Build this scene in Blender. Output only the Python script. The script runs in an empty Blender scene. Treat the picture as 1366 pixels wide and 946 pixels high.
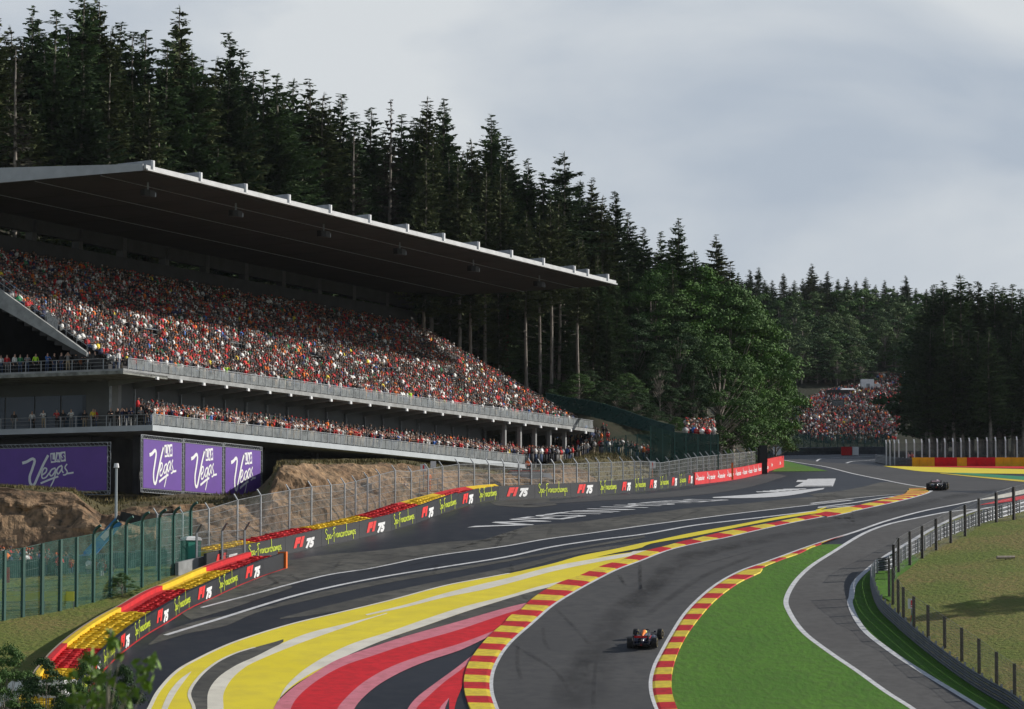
import bpy, bmesh, math, random
import numpy as np
from mathutils import Vector, Matrix, noise
sc = bpy.context.scene
COL = sc.collection
rnd = random.Random(7); rng = np.random.default_rng(7)
R = math.radians
# ------------------------------------------------------------------ camera
F = 4800.0; PITCH = math.atan((870-473)/F)
cd = bpy.data.cameras.new('camera'); cam = bpy.data.objects.new('camera', cd); COL.objects.link(cam)
cd.lens = 36*F/1366; cd.sensor_width = 36; cd.clip_start = 1; cd.clip_end = 6000
cam.location = (0,0,0); cam.rotation_euler = (math.pi/2+PITCH, 0, 0)
cd.dof.use_dof = True; cd.dof.focus_distance = 290; cd.dof.aperture_fstop = 2.8
sc.camera = cam
# ------------------------------------------------------------------ world, sun, exposure
SUN_EL, SUN_AZ = R(27), math.atan2(0.95, 0.31)      # azimuth from +Y towards +X
W = bpy.data.worlds.new('World'); sc.world = W; W.use_nodes = True
nt = W.node_tree; N = nt.nodes; L = nt.links; N.clear()
out = N.new('ShaderNodeOutputWorld'); bg = N.new('ShaderNodeBackground'); L.new(bg.outputs[0], out.inputs[0])
sky = N.new('ShaderNodeTexSky'); sky.sky_type = 'NISHITA'; sky.sun_disc = False
sky.sun_elevation = SUN_EL; sky.sun_rotation = SUN_AZ; sky.altitude = 400
tc = N.new('ShaderNodeTexCoord'); mp = N.new('ShaderNodeMapping'); mp.inputs['Scale'].default_value = (1,1,1.9)
L.new(tc.outputs['Generated'], mp.inputs[0])
n1 = N.new('ShaderNodeTexNoise'); n1.inputs['Scale'].default_value = 7.5; n1.inputs['Detail'].default_value = 6; n1.inputs['Roughness'].default_value = .5
n1.inputs['Distortion'].default_value = .35
L.new(mp.outputs[0], n1.inputs['Vector'])
cr = N.new('ShaderNodeValToRGB'); cr.color_ramp.elements[0].position = .36; cr.color_ramp.elements[1].position = .61
cr.color_ramp.elements[0].color = (6.3,7.2,8.4,1); cr.color_ramp.elements[1].color = (9.7,10.2,10.6,1)
L.new(n1.outputs['Fac'], cr.inputs[0])
n2 = N.new('ShaderNodeTexNoise'); n2.inputs['Scale'].default_value = 1.6; n2.inputs['Detail'].default_value = 4
L.new(mp.outputs[0], n2.inputs['Vector'])
sep = N.new('ShaderNodeSeparateXYZ'); L.new(tc.outputs['Generated'], sep.inputs[0])
mr = N.new('ShaderNodeMapRange'); mr.inputs['From Min'].default_value = .20; mr.inputs['From Max'].default_value = .42
mr.inputs['To Min'].default_value = .97; mr.inputs['To Max'].default_value = .10; L.new(sep.outputs['Z'], mr.inputs['Value'])
mx = N.new('ShaderNodeMixRGB'); L.new(mr.outputs[0], mx.inputs['Fac']); L.new(sky.outputs[0], mx.inputs['Color1']); L.new(cr.outputs[0], mx.inputs['Color2'])
L.new(mx.outputs[0], bg.inputs['Color']); bg.inputs['Strength'].default_value = .075
sl = bpy.data.lights.new('sun','SUN'); sl.energy = 5.0; sl.angle = R(.55); sl.color = (1,.95,.87)
so = bpy.data.objects.new('sun', sl); COL.objects.link(so)
sd = Vector((math.sin(SUN_AZ)*math.cos(SUN_EL), math.cos(SUN_AZ)*math.cos(SUN_EL), math.sin(SUN_EL)))
so.rotation_euler = sd.to_track_quat('Z','Y').to_euler(); so.location = (200,200,200)
sc.view_settings.view_transform = 'Standard'; sc.view_settings.look = 'None'; sc.view_settings.exposure = -.1; sc.view_settings.gamma = 1
# ------------------------------------------------------------------ materials
MATS = {}
def mat(name, col, rough=.8, var=0, scale=1., col2=None, bump=0, metal=0, spec=None, detail=4, sub=None, alpha=None, kind='noise', stretch=None):
    if name in MATS: return MATS[name]
    m = bpy.data.materials.new(name); m.use_nodes = True; t = m.node_tree; b = t.nodes['Principled BSDF']
    b.inputs['Base Color'].default_value = (*col,1); b.inputs['Roughness'].default_value = rough; b.inputs['Metallic'].default_value = metal
    if spec is not None: b.inputs['Specular IOR Level'].default_value = spec
    m.diffuse_color = (*col,1)
    if col2 is None and var: col2 = tuple(c*(1-var) for c in col); 
    if col2 is not None:
        tcn = t.nodes.new('ShaderNodeTexCoord'); mpn = t.nodes.new('ShaderNodeMapping')
        if stretch: mpn.inputs['Scale'].default_value = stretch
        t.links.new(tcn.outputs['Object'], mpn.inputs[0])
        n = t.nodes.new('ShaderNodeTexNoise'); n.inputs['Scale'].default_value = scale; n.inputs['Detail'].default_value = detail; n.inputs['Roughness'].default_value=.62
        t.links.new(mpn.outputs[0], n.inputs['Vector'])
        r = t.nodes.new('ShaderNodeValToRGB'); r.color_ramp.elements[0].position=.36; r.color_ramp.elements[1].position=.64
        r.color_ramp.elements[0].color=(*col,1); r.color_ramp.elements[1].color=(*col2,1)
        if sub:
            e = r.color_ramp.elements.new(.5); e.color=(*sub,1)
        t.links.new(n.outputs['Fac'], r.inputs[0])
        t.links.new(r.outputs[0], b.inputs['Base Color'])
        if bump:
            bn = t.nodes.new('ShaderNodeBump'); bn.inputs['Strength'].default_value=bump; bn.inputs['Distance'].default_value=.1
            t.links.new(n.outputs['Fac'], bn.inputs['Height']); t.links.new(bn.outputs[0], b.inputs['Normal'])
    if alpha is not None: b.inputs['Alpha'].default_value = alpha
    MATS[name] = m; return m
def two_scale(name, cA, cB, cC, s1, s2, rough=.9, bump=.3, st=None):
    """base colour from a large and a small noise"""
    if name in MATS: return MATS[name]
    m = bpy.data.materials.new(name); m.use_nodes=True; t=m.node_tree; b=t.nodes['Principled BSDF']; b.inputs['Roughness'].default_value=rough
    b.inputs['Specular IOR Level'].default_value=.25
    tcn=t.nodes.new('ShaderNodeTexCoord'); mpn=t.nodes.new('ShaderNodeMapping')
    if st: mpn.inputs['Scale'].default_value=st
    t.links.new(tcn.outputs['Object'],mpn.inputs[0])
    def nz(s,d):
        n=t.nodes.new('ShaderNodeTexNoise'); n.inputs['Scale'].default_value=s; n.inputs['Detail'].default_value=d; n.inputs['Roughness'].default_value=.6
        t.links.new(mpn.outputs[0],n.inputs['Vector']); return n
    a=nz(s1,5); c=nz(s2,4)
    r=t.nodes.new('ShaderNodeValToRGB'); r.color_ramp.elements[0].position=.38; r.color_ramp.elements[1].position=.62
    r.color_ramp.elements[0].color=(*cA,1); r.color_ramp.elements[1].color=(*cB,1); t.links.new(a.outputs['Fac'],r.inputs[0])
    r2=t.nodes.new('ShaderNodeValToRGB'); r2.color_ramp.elements[0].position=.42; r2.color_ramp.elements[1].position=.7
    r2.color_ramp.elements[0].color=(0,0,0,1); r2.color_ramp.elements[1].color=(1,1,1,1); t.links.new(c.outputs['Fac'],r2.inputs[0])
    x=t.nodes.new('ShaderNodeMixRGB'); t.links.new(r2.outputs[0],x.inputs['Fac']); t.links.new(r.outputs[0],x.inputs['Color1']); x.inputs['Color2'].default_value=(*cC,1)
    t.links.new(x.outputs[0],b.inputs['Base Color'])
    bn=t.nodes.new('ShaderNodeBump'); bn.inputs['Strength'].default_value=bump; bn.inputs['Distance'].default_value=.15
    t.links.new(c.outputs['Fac'],bn.inputs['Height']); t.links.new(bn.outputs[0],b.inputs['Normal'])
    MATS[name]=m; return m
def netmat(name, col, alpha, wire=None, rough=.7):
    """woven netting: fine strands with see-through gaps"""
    if name in MATS: return MATS[name]
    m=bpy.data.materials.new(name); m.use_nodes=True; t=m.node_tree; b=t.nodes['Principled BSDF']; b.inputs['Base Color'].default_value=(*col,1); b.inputs['Roughness'].default_value=rough
    tcn=t.nodes.new('ShaderNodeTexCoord'); n=t.nodes.new('ShaderNodeTexNoise'); n.inputs['Scale'].default_value=1.3; n.inputs['Detail'].default_value=5
    t.links.new(tcn.outputs['Object'],n.inputs['Vector'])
    mrn=t.nodes.new('ShaderNodeMapRange'); mrn.inputs['From Min'].default_value=.3; mrn.inputs['From Max'].default_value=.7
    mrn.inputs['To Min'].default_value=max(0,alpha-.14); mrn.inputs['To Max'].default_value=min(1,alpha+.14)
    t.links.new(n.outputs['Fac'],mrn.inputs['Value']); t.links.new(mrn.outputs[0],b.inputs['Alpha'])
    MATS[name]=m; return m
def softmat(name, col, strength, s=.4, rough=.75):
    """rubber/stain layer: uv.y across the strip fades at both edges"""
    if name in MATS: return MATS[name]
    m=bpy.data.materials.new(name); m.use_nodes=True; t=m.node_tree; b=t.nodes['Principled BSDF']; b.inputs['Base Color'].default_value=(*col,1); b.inputs['Roughness'].default_value=rough
    b.inputs['Specular IOR Level'].default_value=.3
    uv=t.nodes.new('ShaderNodeUVMap'); sp=t.nodes.new('ShaderNodeSeparateXYZ'); t.links.new(uv.outputs[0],sp.inputs[0])
    def mth(op,a,bv=None,cl=False):
        q=t.nodes.new('ShaderNodeMath'); q.operation=op; q.use_clamp=cl
        for i,v in enumerate((a,bv)):
            if v is None: continue
            if isinstance(v,(int,float)): q.inputs[i].default_value=v
            else: t.links.new(v,q.inputs[i])
        return q.outputs[0]
    def bell(o):
        return mth('MULTIPLY',mth('MULTIPLY',o,mth('SUBTRACT',1.,o)),4.)
    e=mth('MULTIPLY',bell(sp.outputs['Y']),mth('POWER',bell(sp.outputs['X']),.35))
    tcn=t.nodes.new('ShaderNodeTexCoord'); n=t.nodes.new('ShaderNodeTexNoise'); n.inputs['Scale'].default_value=s; n.inputs['Detail'].default_value=6; n.inputs['Roughness'].default_value=.65
    mpn=t.nodes.new('ShaderNodeMapping'); mpn.inputs['Scale'].default_value=(1.6,.5,1); t.links.new(tcn.outputs['Object'],mpn.inputs[0]); t.links.new(mpn.outputs[0],n.inputs['Vector'])
    a=mth('MULTIPLY',mth('MULTIPLY',e,mth('MULTIPLY',mth('SUBTRACT',n.outputs['Fac'],.3,True),3.2,True)),strength,True)
    t.links.new(a,b.inputs['Alpha']); MATS[name]=m; return m
asph  = two_scale('asphalt_track',(0.067,0.066,0.066),(0.086,0.084,0.082),(0.057,0.057,0.059),.06,1.1,.75,.12)
asphW = two_scale('asphalt_worn',(.075,.072,.064),(.12,.115,.10),(.05,.05,.048),.12,.9,.8,.12)
asphS = two_scale('asphalt_service',(0.098,0.094,0.091),(0.115,0.113,0.109),(0.081,0.078,0.076),.1,1.3,.8,.1)
navy  = two_scale('painted_black_asphalt',(.016,.018,.024),(.024,.026,.033),(.033,.034,.038),.09,.8,.55,.12)
yelP  = two_scale('yellow_paint',(.82,.67,.03),(.86,.71,.045),(.74,.60,.05),.10,.5,.6,.05)
crmP  = two_scale('cream_paint',(.82,.78,.66),(.76,.72,.61),(.66,.62,.52),.12,.6,.6,.05)
redP  = two_scale('red_paint',(.72,.018,.026),(.66,.015,.022),(.50,.014,.018),.3,1.4,.6,.08)
pnkP  = two_scale('pink_paint',(.72,.24,.29),(.66,.21,.26),(.54,.17,.20),.3,1.4,.6,.08)
whtP  = two_scale('white_paint',(.74,.74,.74),(.68,.68,.68),(.5,.5,.5),.4,2.,.6,.08)
grnP  = mat('green_paint',(.02,.28,.12),.6,var=.3,scale=1)
kerbY = two_scale('kerb_yellow',(.80,.62,.04),(.72,.55,.05),(.55,.42,.05),.5,2.,.6,.08)
kerbR = two_scale('kerb_red',(.60,.018,.022),(.52,.016,.02),(.36,.014,.018),.5,2.,.6,.08)
grassL= two_scale('lush_grass',(.058,.165,.010),(.082,.205,.014),(.066,.145,.016),.12,2.2,.9,.6,(1.,.4,1.))
grassD= two_scale('dry_grass',(.135,.175,.028),(.225,.175,.058),(.115,.155,.026),.13,2.6,.95,1.4)
floorM= two_scale('forest_floor',(.022,.026,.012),(.035,.030,.016),(.016,.022,.010),.1,1.,.95,.5)
rockM = two_scale('rock',(.36,.235,.135),(.21,.13,.075),(.065,.052,.035),.35,1.8,.95,1.6,(1.,1.,.45))
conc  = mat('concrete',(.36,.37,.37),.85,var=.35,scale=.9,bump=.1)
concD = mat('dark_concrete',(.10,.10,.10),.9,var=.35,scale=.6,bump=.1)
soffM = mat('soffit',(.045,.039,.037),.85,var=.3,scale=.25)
whtM  = mat('white_metal',(.78,.79,.80),.45,var=.12,scale=1.5)
galv  = mat('galvanised_steel',(.33,.35,.37),.45,var=.3,scale=2.,metal=.55)
railM = mat('guardrail_steel',(.13,.14,.16),.42,var=.35,scale=1.2,metal=.6)
glassM= mat('dark_glass',(.012,.02,.026),.08,spec=.8)
panM  = netmat('railing_mesh',(.30,.33,.34),.52)
netG  = netmat('green_net',(.020,.125,.10),.33)
netGd = netmat('green_net_dense',(.006,.05,.036),.85)
netW  = netmat('wire_mesh',(.19,.19,.18),.24)
netWd = netmat('wire_mesh_far',(.25,.25,.24),.40)
postG = mat('green_steel',(.012,.085,.065),.5,var=.2,scale=2.)
postD = mat('dark_wood_post',(.035,.03,.028),.8,var=.4,scale=3.)
postB = mat('grey_brown_post',(.12,.105,.09),.8,var=.4,scale=3.)
blackV= mat('black_vinyl',(.012,.014,.020),.45,var=.25,scale=1.5)
yelV  = mat('yellow_belt',(.80,.53,.01),.85,var=.2,scale=1.2)
redV  = mat('red_belt',(.62,.008,.014),.85,var=.25,scale=1.2)
logoR = mat('logo_red',(.80,.02,.018),.5); logoW = mat('logo_white',(.82,.82,.82),.5); logoY = mat('logo_yellow_green',(.55,.66,.02),.5)
santR = mat('banner_red',(.66,.015,.02),.5,var=.15,scale=1)
purp  = mat('purple_vinyl',(.13,.048,.33),.5,var=.12,scale=.6)
orangeM=mat('orange_plastic',(.85,.17,.01),.5,var=.1,scale=2)
blueM = mat('blue_lift_paint',(.03,.24,.55),.4,var=.1,scale=2)
tanM  = mat('tan_concrete',(.42,.33,.25),.9,var=.2,scale=1)
barkM = mat('spruce_bark',(.33,.29,.25),.95,col2=(.15,.13,.11),scale=3.,stretch=(1,1,.3))
barkR = mat('pine_bark',(.26,.12,.07),.95,col2=(.10,.055,.04),scale=3.,stretch=(1,1,.3))
def leafm(name, a, b, c, s=.35):
    m = two_scale(name,a,b,c,s,2.,.75,.0)
    return m
ndl=[leafm('spruce_needles_dark',(0.028,0.051,0.023),(0.046,0.082,0.031),(0.062,0.103,0.034)),
     leafm('spruce_needles_green',(0.036,0.074,0.031),(0.065,0.117,0.036),(0.088,0.139,0.041)),
     leafm('spruce_needles_olive',(0.062,0.080,0.026),(0.097,0.113,0.036),(0.046,0.072,0.028)),
     leafm('dry_twigs',(.05,.045,.030),(.07,.062,.045),(.035,.04,.022))]
lvs=[leafm('leaves_bright',(0.058,0.137,0.019),(0.096,0.201,0.026),(0.040,0.096,0.019)),
     leafm('leaves_mid',(0.060,0.129,0.029),(0.099,0.185,0.041),(0.041,0.090,0.024)),
     leafm('leaves_dark',(0.032,0.073,0.024),(0.053,0.105,0.029),(0.024,0.056,0.021)),
     leafm('leaves_greyish',(0.092,0.148,0.053),(0.137,0.196,0.069),(0.060,0.105,0.041))]
# ------------------------------------------------------------------ object helpers
def tag(o, label=None, cat=None, group=None, kind=None):
    if label: o['label']=label
    if cat: o['category']=cat
    if group: o['group']=group
    if kind: o['kind']=kind
    return o
def link(o, parent=None):
    COL.objects.link(o)
    if parent is not None: o.parent=parent
    return o
def empty(name, loc, rz=0):
    o=bpy.data.objects.new(name,None); o.location=loc; o.rotation_euler=(0,0,rz); o.empty_display_size=.2; return link(o)
def meshdata(name, v, f, mats, mi=None, uv=None, smooth=False):
    me=bpy.data.meshes.new(name); me.from_pydata([tuple(p) for p in v],[],f)
    for m in (mats if isinstance(mats,(list,tuple)) else [mats]): me.materials.append(m)
    if mi is not None: me.polygons.foreach_set('material_index',mi)
    if uv is not None:
        l=me.uv_layers.new(name='UVMap'); vi=np.empty(len(me.loops),dtype=np.int32); me.loops.foreach_get('vertex_index',vi)
        l.data.foreach_set('uv',np.asarray(uv,dtype=np.float32)[vi].ravel())
    if smooth: me.polygons.foreach_set('use_smooth',[True]*len(me.polygons))
    me.update(); return me
def obj(name, me, parent=None, loc=None, rot=None):
    o=bpy.data.objects.new(name,me)
    if loc is not None: o.location=loc
    if rot is not None: o.rotation_euler=rot
    return link(o,parent)
class MB:
    """collects shapes into one mesh"""
    def __init__(s): s.v=[]; s.f=[]; s.mi=[]
    def add(s,v,f,m=0):
        b=len(s.v); s.v+=[tuple(p) for p in v]; s.f+=[tuple(i+b for i in q) for q in f]; s.mi+=[m]*len(f); return s
    def hexa(s,p,m=0):    # 8 corners: 0-3 bottom ring, 4-7 top ring
        return s.add(p,[(3,2,1,0),(4,5,6,7),(0,1,5,4),(1,2,6,5),(2,3,7,6),(3,0,4,7)],m)
    def box(s,x0,x1,y0,y1,z0,z1,m=0):
        return s.hexa([(x0,y0,z0),(x1,y0,z0),(x1,y1,z0),(x0,y1,z0),(x0,y0,z1),(x1,y0,z1),(x1,y1,z1),(x0,y1,z1)],m)
    def tube(s,a,b,r0,r1=None,n=6,m=0,cap=True):
        a=Vector(a); b=Vector(b); r1=r0 if r1 is None else r1; d=(b-a).normalized()
        u=d.orthogonal().normalized(); w=d.cross(u); v=[]
        for c,r in ((a,r0),(b,r1)):
            for i in range(n):
                t=2*math.pi*i/n; v.append(c+u*(r*math.cos(t))+w*(r*math.sin(t)))
        f=[(i,(i+1)%n,n+(i+1)%n,n+i) for i in range(n)]
        if cap: f+=[tuple(range(n-1,-1,-1)),tuple(range(n,2*n))]
        return s.add(v,f,m)
    def loft(s,rings,m=0,cap=True):
        n=len(rings[0]); v=[p for r in rings for p in r]; f=[]
        for k in range(len(rings)-1):
            for i in range(n): f.append((k*n+i,k*n+(i+1)%n,(k+1)*n+(i+1)%n,(k+1)*n+i))
        if cap: f+=[tuple(range(n-1,-1,-1)),tuple(range((len(rings)-1)*n,len(rings)*n))]
        return s.add(v,f,m)
    def data(s,name,mats,smooth=False): return meshdata(name,s.v,s.f,mats,s.mi if isinstance(mats,(list,tuple)) else None,smooth=smooth)
    def build(s,name,mats,parent=None,smooth=False,loc=None): 
        o=obj(name,s.data(name,mats,smooth),parent,loc)
        if loc is None and parent is not None and parent.type=='EMPTY' and parent.get('_w'): o.location=-Vector(parent['_w'])
        return o
def wempty(name, loc):          # a thing whose parts are modelled in world coordinates
    o=empty(name,loc); o['_w']=tuple(loc); return o
# ------------------------------------------------------------------ ground profile and picture rays
def hermite(x, xk, yk):
    xk=np.array(xk,float); yk=np.array(yk,float); d=np.diff(yk)/np.diff(xk); m=np.zeros(len(xk)); m[1:-1]=(d[:-1]+d[1:])/2; m[0]=d[0]; m[-1]=d[-1]
    x=np.asarray(x,float); i=np.clip(np.searchsorted(xk,x)-1,0,len(xk)-2); h=xk[i+1]-xk[i]; t=(x-xk[i])/h
    return (2*t**3-3*t**2+1)*yk[i]+(t**3-2*t**2+t)*h*m[i]+(-2*t**3+3*t**2)*yk[i+1]+(t**3-t**2)*h*m[i+1]
GK=[(-300,-4),(-50,-3),(0,-2.5),(40,-5),(90,-11),(140,-14),(180,-9.6),(217,-3.6),(240,.3),(270,5.4),(300,10.45),(316,12.95),(330,14.2),(350,15.6),(381,17.75),(430,21.3),(505,26.2),(600,33.0),(700,40.0),(800,46.8),(1000,57),(1200,62),(1600,64),(3200,62)]
YG=np.arange(-300,3200.1,2.0); ZG=hermite(YG,[a for a,b in GK],[b for a,b in GK])
def g(Y): return np.interp(Y,YG,ZG)
cp,sp_=math.cos(PITCH),math.sin(PITCH)
def ray(px,py):
    x=(px-683)/F; y=(473-py)/F            # camera space, forward -z
    fy=cp-y*sp_; fz=sp_+y*cp
    return x/fy, fz/fy                     # per metre of depth Y
def at(px,py,Y): a,b=ray(px,py); return Vector((a*Y,Y,b*Y))
_Y=np.arange(190,1600,.5); _S=g(_Y)/_Y
_mono=np.maximum.accumulate(_S)
def depth_of(py): 
    return float(np.interp(ray(683,py)[1],_mono,_Y))
def gp(px,py,dz=0):
    Y=depth_of(py); a,b=ray(px,py); return Vector((a*Y,Y,float(g(Y))+dz))
def px_of(X,Y): return 683+X/Y*F*cp
def Z(ox,oy,pts): return [(ox+x/3.941,oy+y/3.941) for x,y in pts]
A_=lambda *p: Z(0,706,p); B_=lambda *p: Z(340,706,p); C_=lambda *p: Z(680,706,p); D_=lambda *p: Z(1020,706,p)
E_=lambda *p: Z(200,590,p); F_=lambda *p: Z(520,590,p); G_=lambda *p: Z(800,590,p); H_=lambda *p: Z(1026,560,p)
def smooth_curve(pts,n,world=False):
    """Catmull-Rom through the points, n samples by arc length"""
    P=np.array([tuple(p)[:3] for p in pts],float); dim=P.shape[1]
    if len(P)==2: return P[0]+(P[1]-P[0])*np.linspace(0,1,n)[:,None]
    Q=np.vstack([2*P[0]-P[1],P,2*P[-1]-P[-2]]); o=[]
    for i in range(1,len(Q)-2):
        p0,p1,p2,p3=Q[i-1:i+3]; t0=0; t1=t0+max(np.linalg.norm(p1-p0),1e-6)**.5; t2=t1+max(np.linalg.norm(p2-p1),1e-6)**.5; t3=t2+max(np.linalg.norm(p3-p2),1e-6)**.5
        for t in np.linspace(t1,t2,13)[:-1]:
            a1=(t1-t)/(t1-t0)*p0+(t-t0)/(t1-t0)*p1; a2=(t2-t)/(t2-t1)*p1+(t-t1)/(t2-t1)*p2; a3=(t3-t)/(t3-t2)*p2+(t-t2)/(t3-t2)*p3
            b1=(t2-t)/(t2-t0)*a1+(t-t0)/(t2-t0)*a2; b2=(t3-t)/(t3-t1)*a2+(t-t1)/(t3-t1)*a3
            o.append((t2-t)/(t2-t1)*b1+(t-t1)/(t2-t1)*b2)
    o.append(P[-1]); o=np.array(o); s=np.r_[0,np.cumsum(np.linalg.norm(np.diff(o,axis=0),axis=1))]
    u=np.linspace(0,s[-1],n); return np.stack([np.interp(u,s,o[:,k]) for k in range(dim)],1)
def world_curve(pts,step=1.0,n=None):
    c=smooth_curve(pts,240); w=np.array([gp(x,y) for x,y in c]); s=np.r_[0,np.cumsum(np.linalg.norm(np.diff(w,axis=0),axis=1))]
    n=n or max(2,int(s[-1]/step)+1); u=np.linspace(0,s[-1],n); return np.stack([np.interp(u,s,w[:,k]) for k in range(3)],1)
def nmesh(name,v,f,m,uv=None):
    return meshdata(name,[tuple(p) for p in v],[tuple(q) for q in f],m,uv=uv)
def ribbon(name,a,b,lift,m,parent=None,across=None,kind=None):
    """sheet between two world polylines of equal length, following the ground"""
    a=np.asarray(a);b=np.asarray(b);n=len(a); w=np.linalg.norm(a-b,axis=1).max(); k=across or max(1,int(w/1.8)+1)
    t=np.linspace(0,1,k+1)[None,:,None]; P=a[:,None,:]*(1-t)+b[:,None,:]*t; P[:,:,2]=g(P[:,:,1])+lift
    idx=np.arange(n*(k+1)).reshape(n,k+1); f=np.stack([idx[:-1,:-1],idx[:-1,1:],idx[1:,1:],idx[1:,:-1]],-1).reshape(-1,4)
    U,V=np.meshgrid(np.linspace(0,1,n),np.linspace(0,1,k+1),indexing='ij')
    o=obj(name,nmesh(name,P.reshape(-1,3),f,m,np.stack([U,V],-1).reshape(-1,2)),parent)
    if kind: o['kind']=kind
    return o
def band(name,pa,pb,lift,m,parent=None,step=1.2,kind=None):
    a=world_curve(pa,step); b=world_curve(pb,step); n=max(len(a),len(b)); a=world_curve(pa,n=n); b=world_curve(pb,n=n)
    return ribbon(name,a,b,lift,m,parent,kind=kind)
def line(name,p,width,lift,m,parent=None,step=1.0,w1=None):
    c=world_curve(p,step) if not isinstance(p,np.ndarray) else p; t=np.gradient(c[:,:2],axis=0); t/=np.linalg.norm(t,axis=1)[:,None]+1e-9; nn=np.stack([-t[:,1],t[:,0],0*t[:,0]],1)
    w=np.linspace(width,w1 if w1 is not None else width,len(c))[:,None]/2
    return ribbon(name,c-nn*w,c+nn*w,lift,m,parent,across=1)
# ------------------------------------------------------------------ guide curves (barrier on the left, rail on the right)
near_base=[(96,962),(112,930),(138,894),(162,871),(193,848),(223,830),(254,811),(285,797),(317,782),(352,768),(379,759)]
far_base=[(262,766),(300,757),(340,748),(385,739),(424,730),(492,716),(520,709),(545,702),(581,689),(634,672),(672,666.5),(723,664.5),(774,662),(846,657),(901,651),(927,647)]
red_base=[(927,647),(965,642.5),(990,638.5),(1010,634),(1028,629.5)]
NB=world_curve(near_base,.25); FB=world_curve(far_base,.5); RB=world_curve(red_base,.5)
LINE1=np.array([(-260,262),(-60,284),(-30,288)]+[tuple(FB[i][:2]) for i in range(0,len(FB),4)]+[tuple(RB[-1][:2]),(34,470),(44,600),(52,690),(75,730),(300,735)])
LINE2=np.array([(-400,215),(-66,322),(-58.4,331),(-16,427),(0,422),(12,418),(24,436),(30,470),(36,520),(46,640),(60,720),(300,900)])
def sdist(X,Y,LN):
    """signed distance, positive on the left of the polyline"""
    X=np.atleast_1d(np.asarray(X,float)); Y=np.atleast_1d(np.asarray(Y,float)); best=np.full(X.shape,1e18); sg=np.ones(X.shape)
    for (x0,y0),(x1,y1) in zip(LN[:-1],LN[1:]):
        dx,dy=x1-x0,y1-y0; l2=dx*dx+dy*dy
        if l2<1e-9: continue
        t=np.clip(((X-x0)*dx+(Y-y0)*dy)/l2,0,1); ex=X-x0-t*dx; ey=Y-y0-t*dy; d=ex*ex+ey*ey
        best=np.minimum(best,d)
    if LN is LINE3: o=np.argsort(LN[:,1]); sg=np.where(X>np.interp(Y,LN[o,1],LN[o,0]),1,-1)
    else: o=np.argsort(LN[:,0]); sg=np.where(Y>np.interp(X,LN[o,0],LN[o,1]),1,-1)
    return np.sqrt(best)*sg
CRX=[-400,-50,100,140,185,352,374,520,600,700,790,900,960]; CRY=[640,646,654,684,672,670,617,615,624,632,606,603,602]
PK=([270,300,320,345,380,411,430,500,600,700,900,1500],[9,15.5,17.0,18.2,20.8,21.9,23.5,28.8,35.5,42,53,90])
rail_base=D_((1420,1040),(1300,950),(1180,880),(1040,790),(860,655),(700,520),(600,420),(566,330),(560,285),(575,245),(600,222))+H_((640,790),(720,730),(820,680),(900,630),(1000,590),(1100,550),(1200,520),(1340,480),(1500,440))
RLW=world_curve(rail_base,.5)
LINE3=RLW[::6,:2][::-1]
def h(X,Y):
    X=np.atleast_1d(np.asarray(X,float)); Y=np.atleast_1d(np.asarray(Y,float)); z=g(Y).astype(float)
    d=sdist(X,Y,LINE1); e=np.clip((d-3.8)/8.5,0,1); e=e*e*(3-2*e); P=np.interp(Y,*PK); pxx=683+X/np.maximum(Y,1)*F*cp; Pc=(870-np.interp(pxx,CRX,CRY)-1.5)/F*Y; P=np.where((Y>230)&(Y<450),Pc,P); z=z+(P-z)*e*(P>z)
    d2=sdist(X,Y,LINE2); z=z+np.interp(d2,[0,8,26,60,120,400],[0,5.5,11,18,24,34])*np.interp(Y,[520,760],[1,.25])
    z=z+np.interp(Y,[715,740,860,1050,3200],[0,1,15.5,24,26])
    d3=sdist(X,Y,LINE3); inb=(d3>0)&(Y>150)&(Y<420)&(X>15); z=z+np.where(inb,np.interp(d3,[1.2,8,25,60],[0,.5,1.2,-1]),0)*np.clip((Y-170)/40,0,1)*np.clip((322-Y)/25,0,1)
    return z
def hh(X,Y): return float(h(X,Y)[0])
def gph(px,py,Y0=200,Y1=1300):
    """first hit of the picture ray with the full ground"""
    a,b=ray(px,py); Y=np.arange(Y0,Y1,.5); s=h(a*Y,Y)-b*Y; i=np.argmax(s>0); return Vector((a*Y[i],Y[i],b*Y[i]))
# ------------------------------------------------------------------ ground sheet
xs=np.r_[np.arange(-2600,-200,120),np.arange(-200,-80,10),np.arange(-80,90,2.),np.arange(90,220,10),np.arange(220,2700,120)]
ys=np.r_[np.arange(-300,160,20),np.arange(160,520,2.),np.arange(520,1000,10),np.arange(1000,3200,100)]
ys=np.unique(ys); XX,YY=np.meshgrid(xs,ys); ZZ=h(XX.ravel(),YY.ravel()).reshape(XX.shape)
d1=sdist(XX.ravel(),YY.ravel(),LINE1).reshape(XX.shape); rough=np.clip((d1-4)/6,0,1)
nz=np.array([noise.noise(Vector((x*.12,y*.12,0)))+.5*noise.noise(Vector((x*.35,y*.35,3))) for x,y in zip(XX.ravel(),YY.ravel())]).reshape(XX.shape)
d3g=sdist(XX.ravel(),YY.ravel(),LINE3).reshape(XX.shape); rough=np.maximum(rough,np.clip((d3g-5)/8,0,1)*.35*((XX>20)&(YY<318)))
ZZ=ZZ+nz*.5*rough
nx,ny=len(xs),len(ys); idx=np.arange(nx*ny).reshape(ny,nx)
fq=np.stack([idx[:-1,:-1],idx[:-1,1:],idx[1:,1:],idx[1:,:-1]],-1).reshape(-1,4)
d2c=sdist(XX.ravel(),YY.ravel(),LINE2); far=(d2c>0)|(YY.ravel()>420)
scrub=two_scale('scrub_earth',(.105,.08,.04),(.15,.125,.05),(.06,.06,.025),.2,1.2,.95,1.2)
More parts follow.
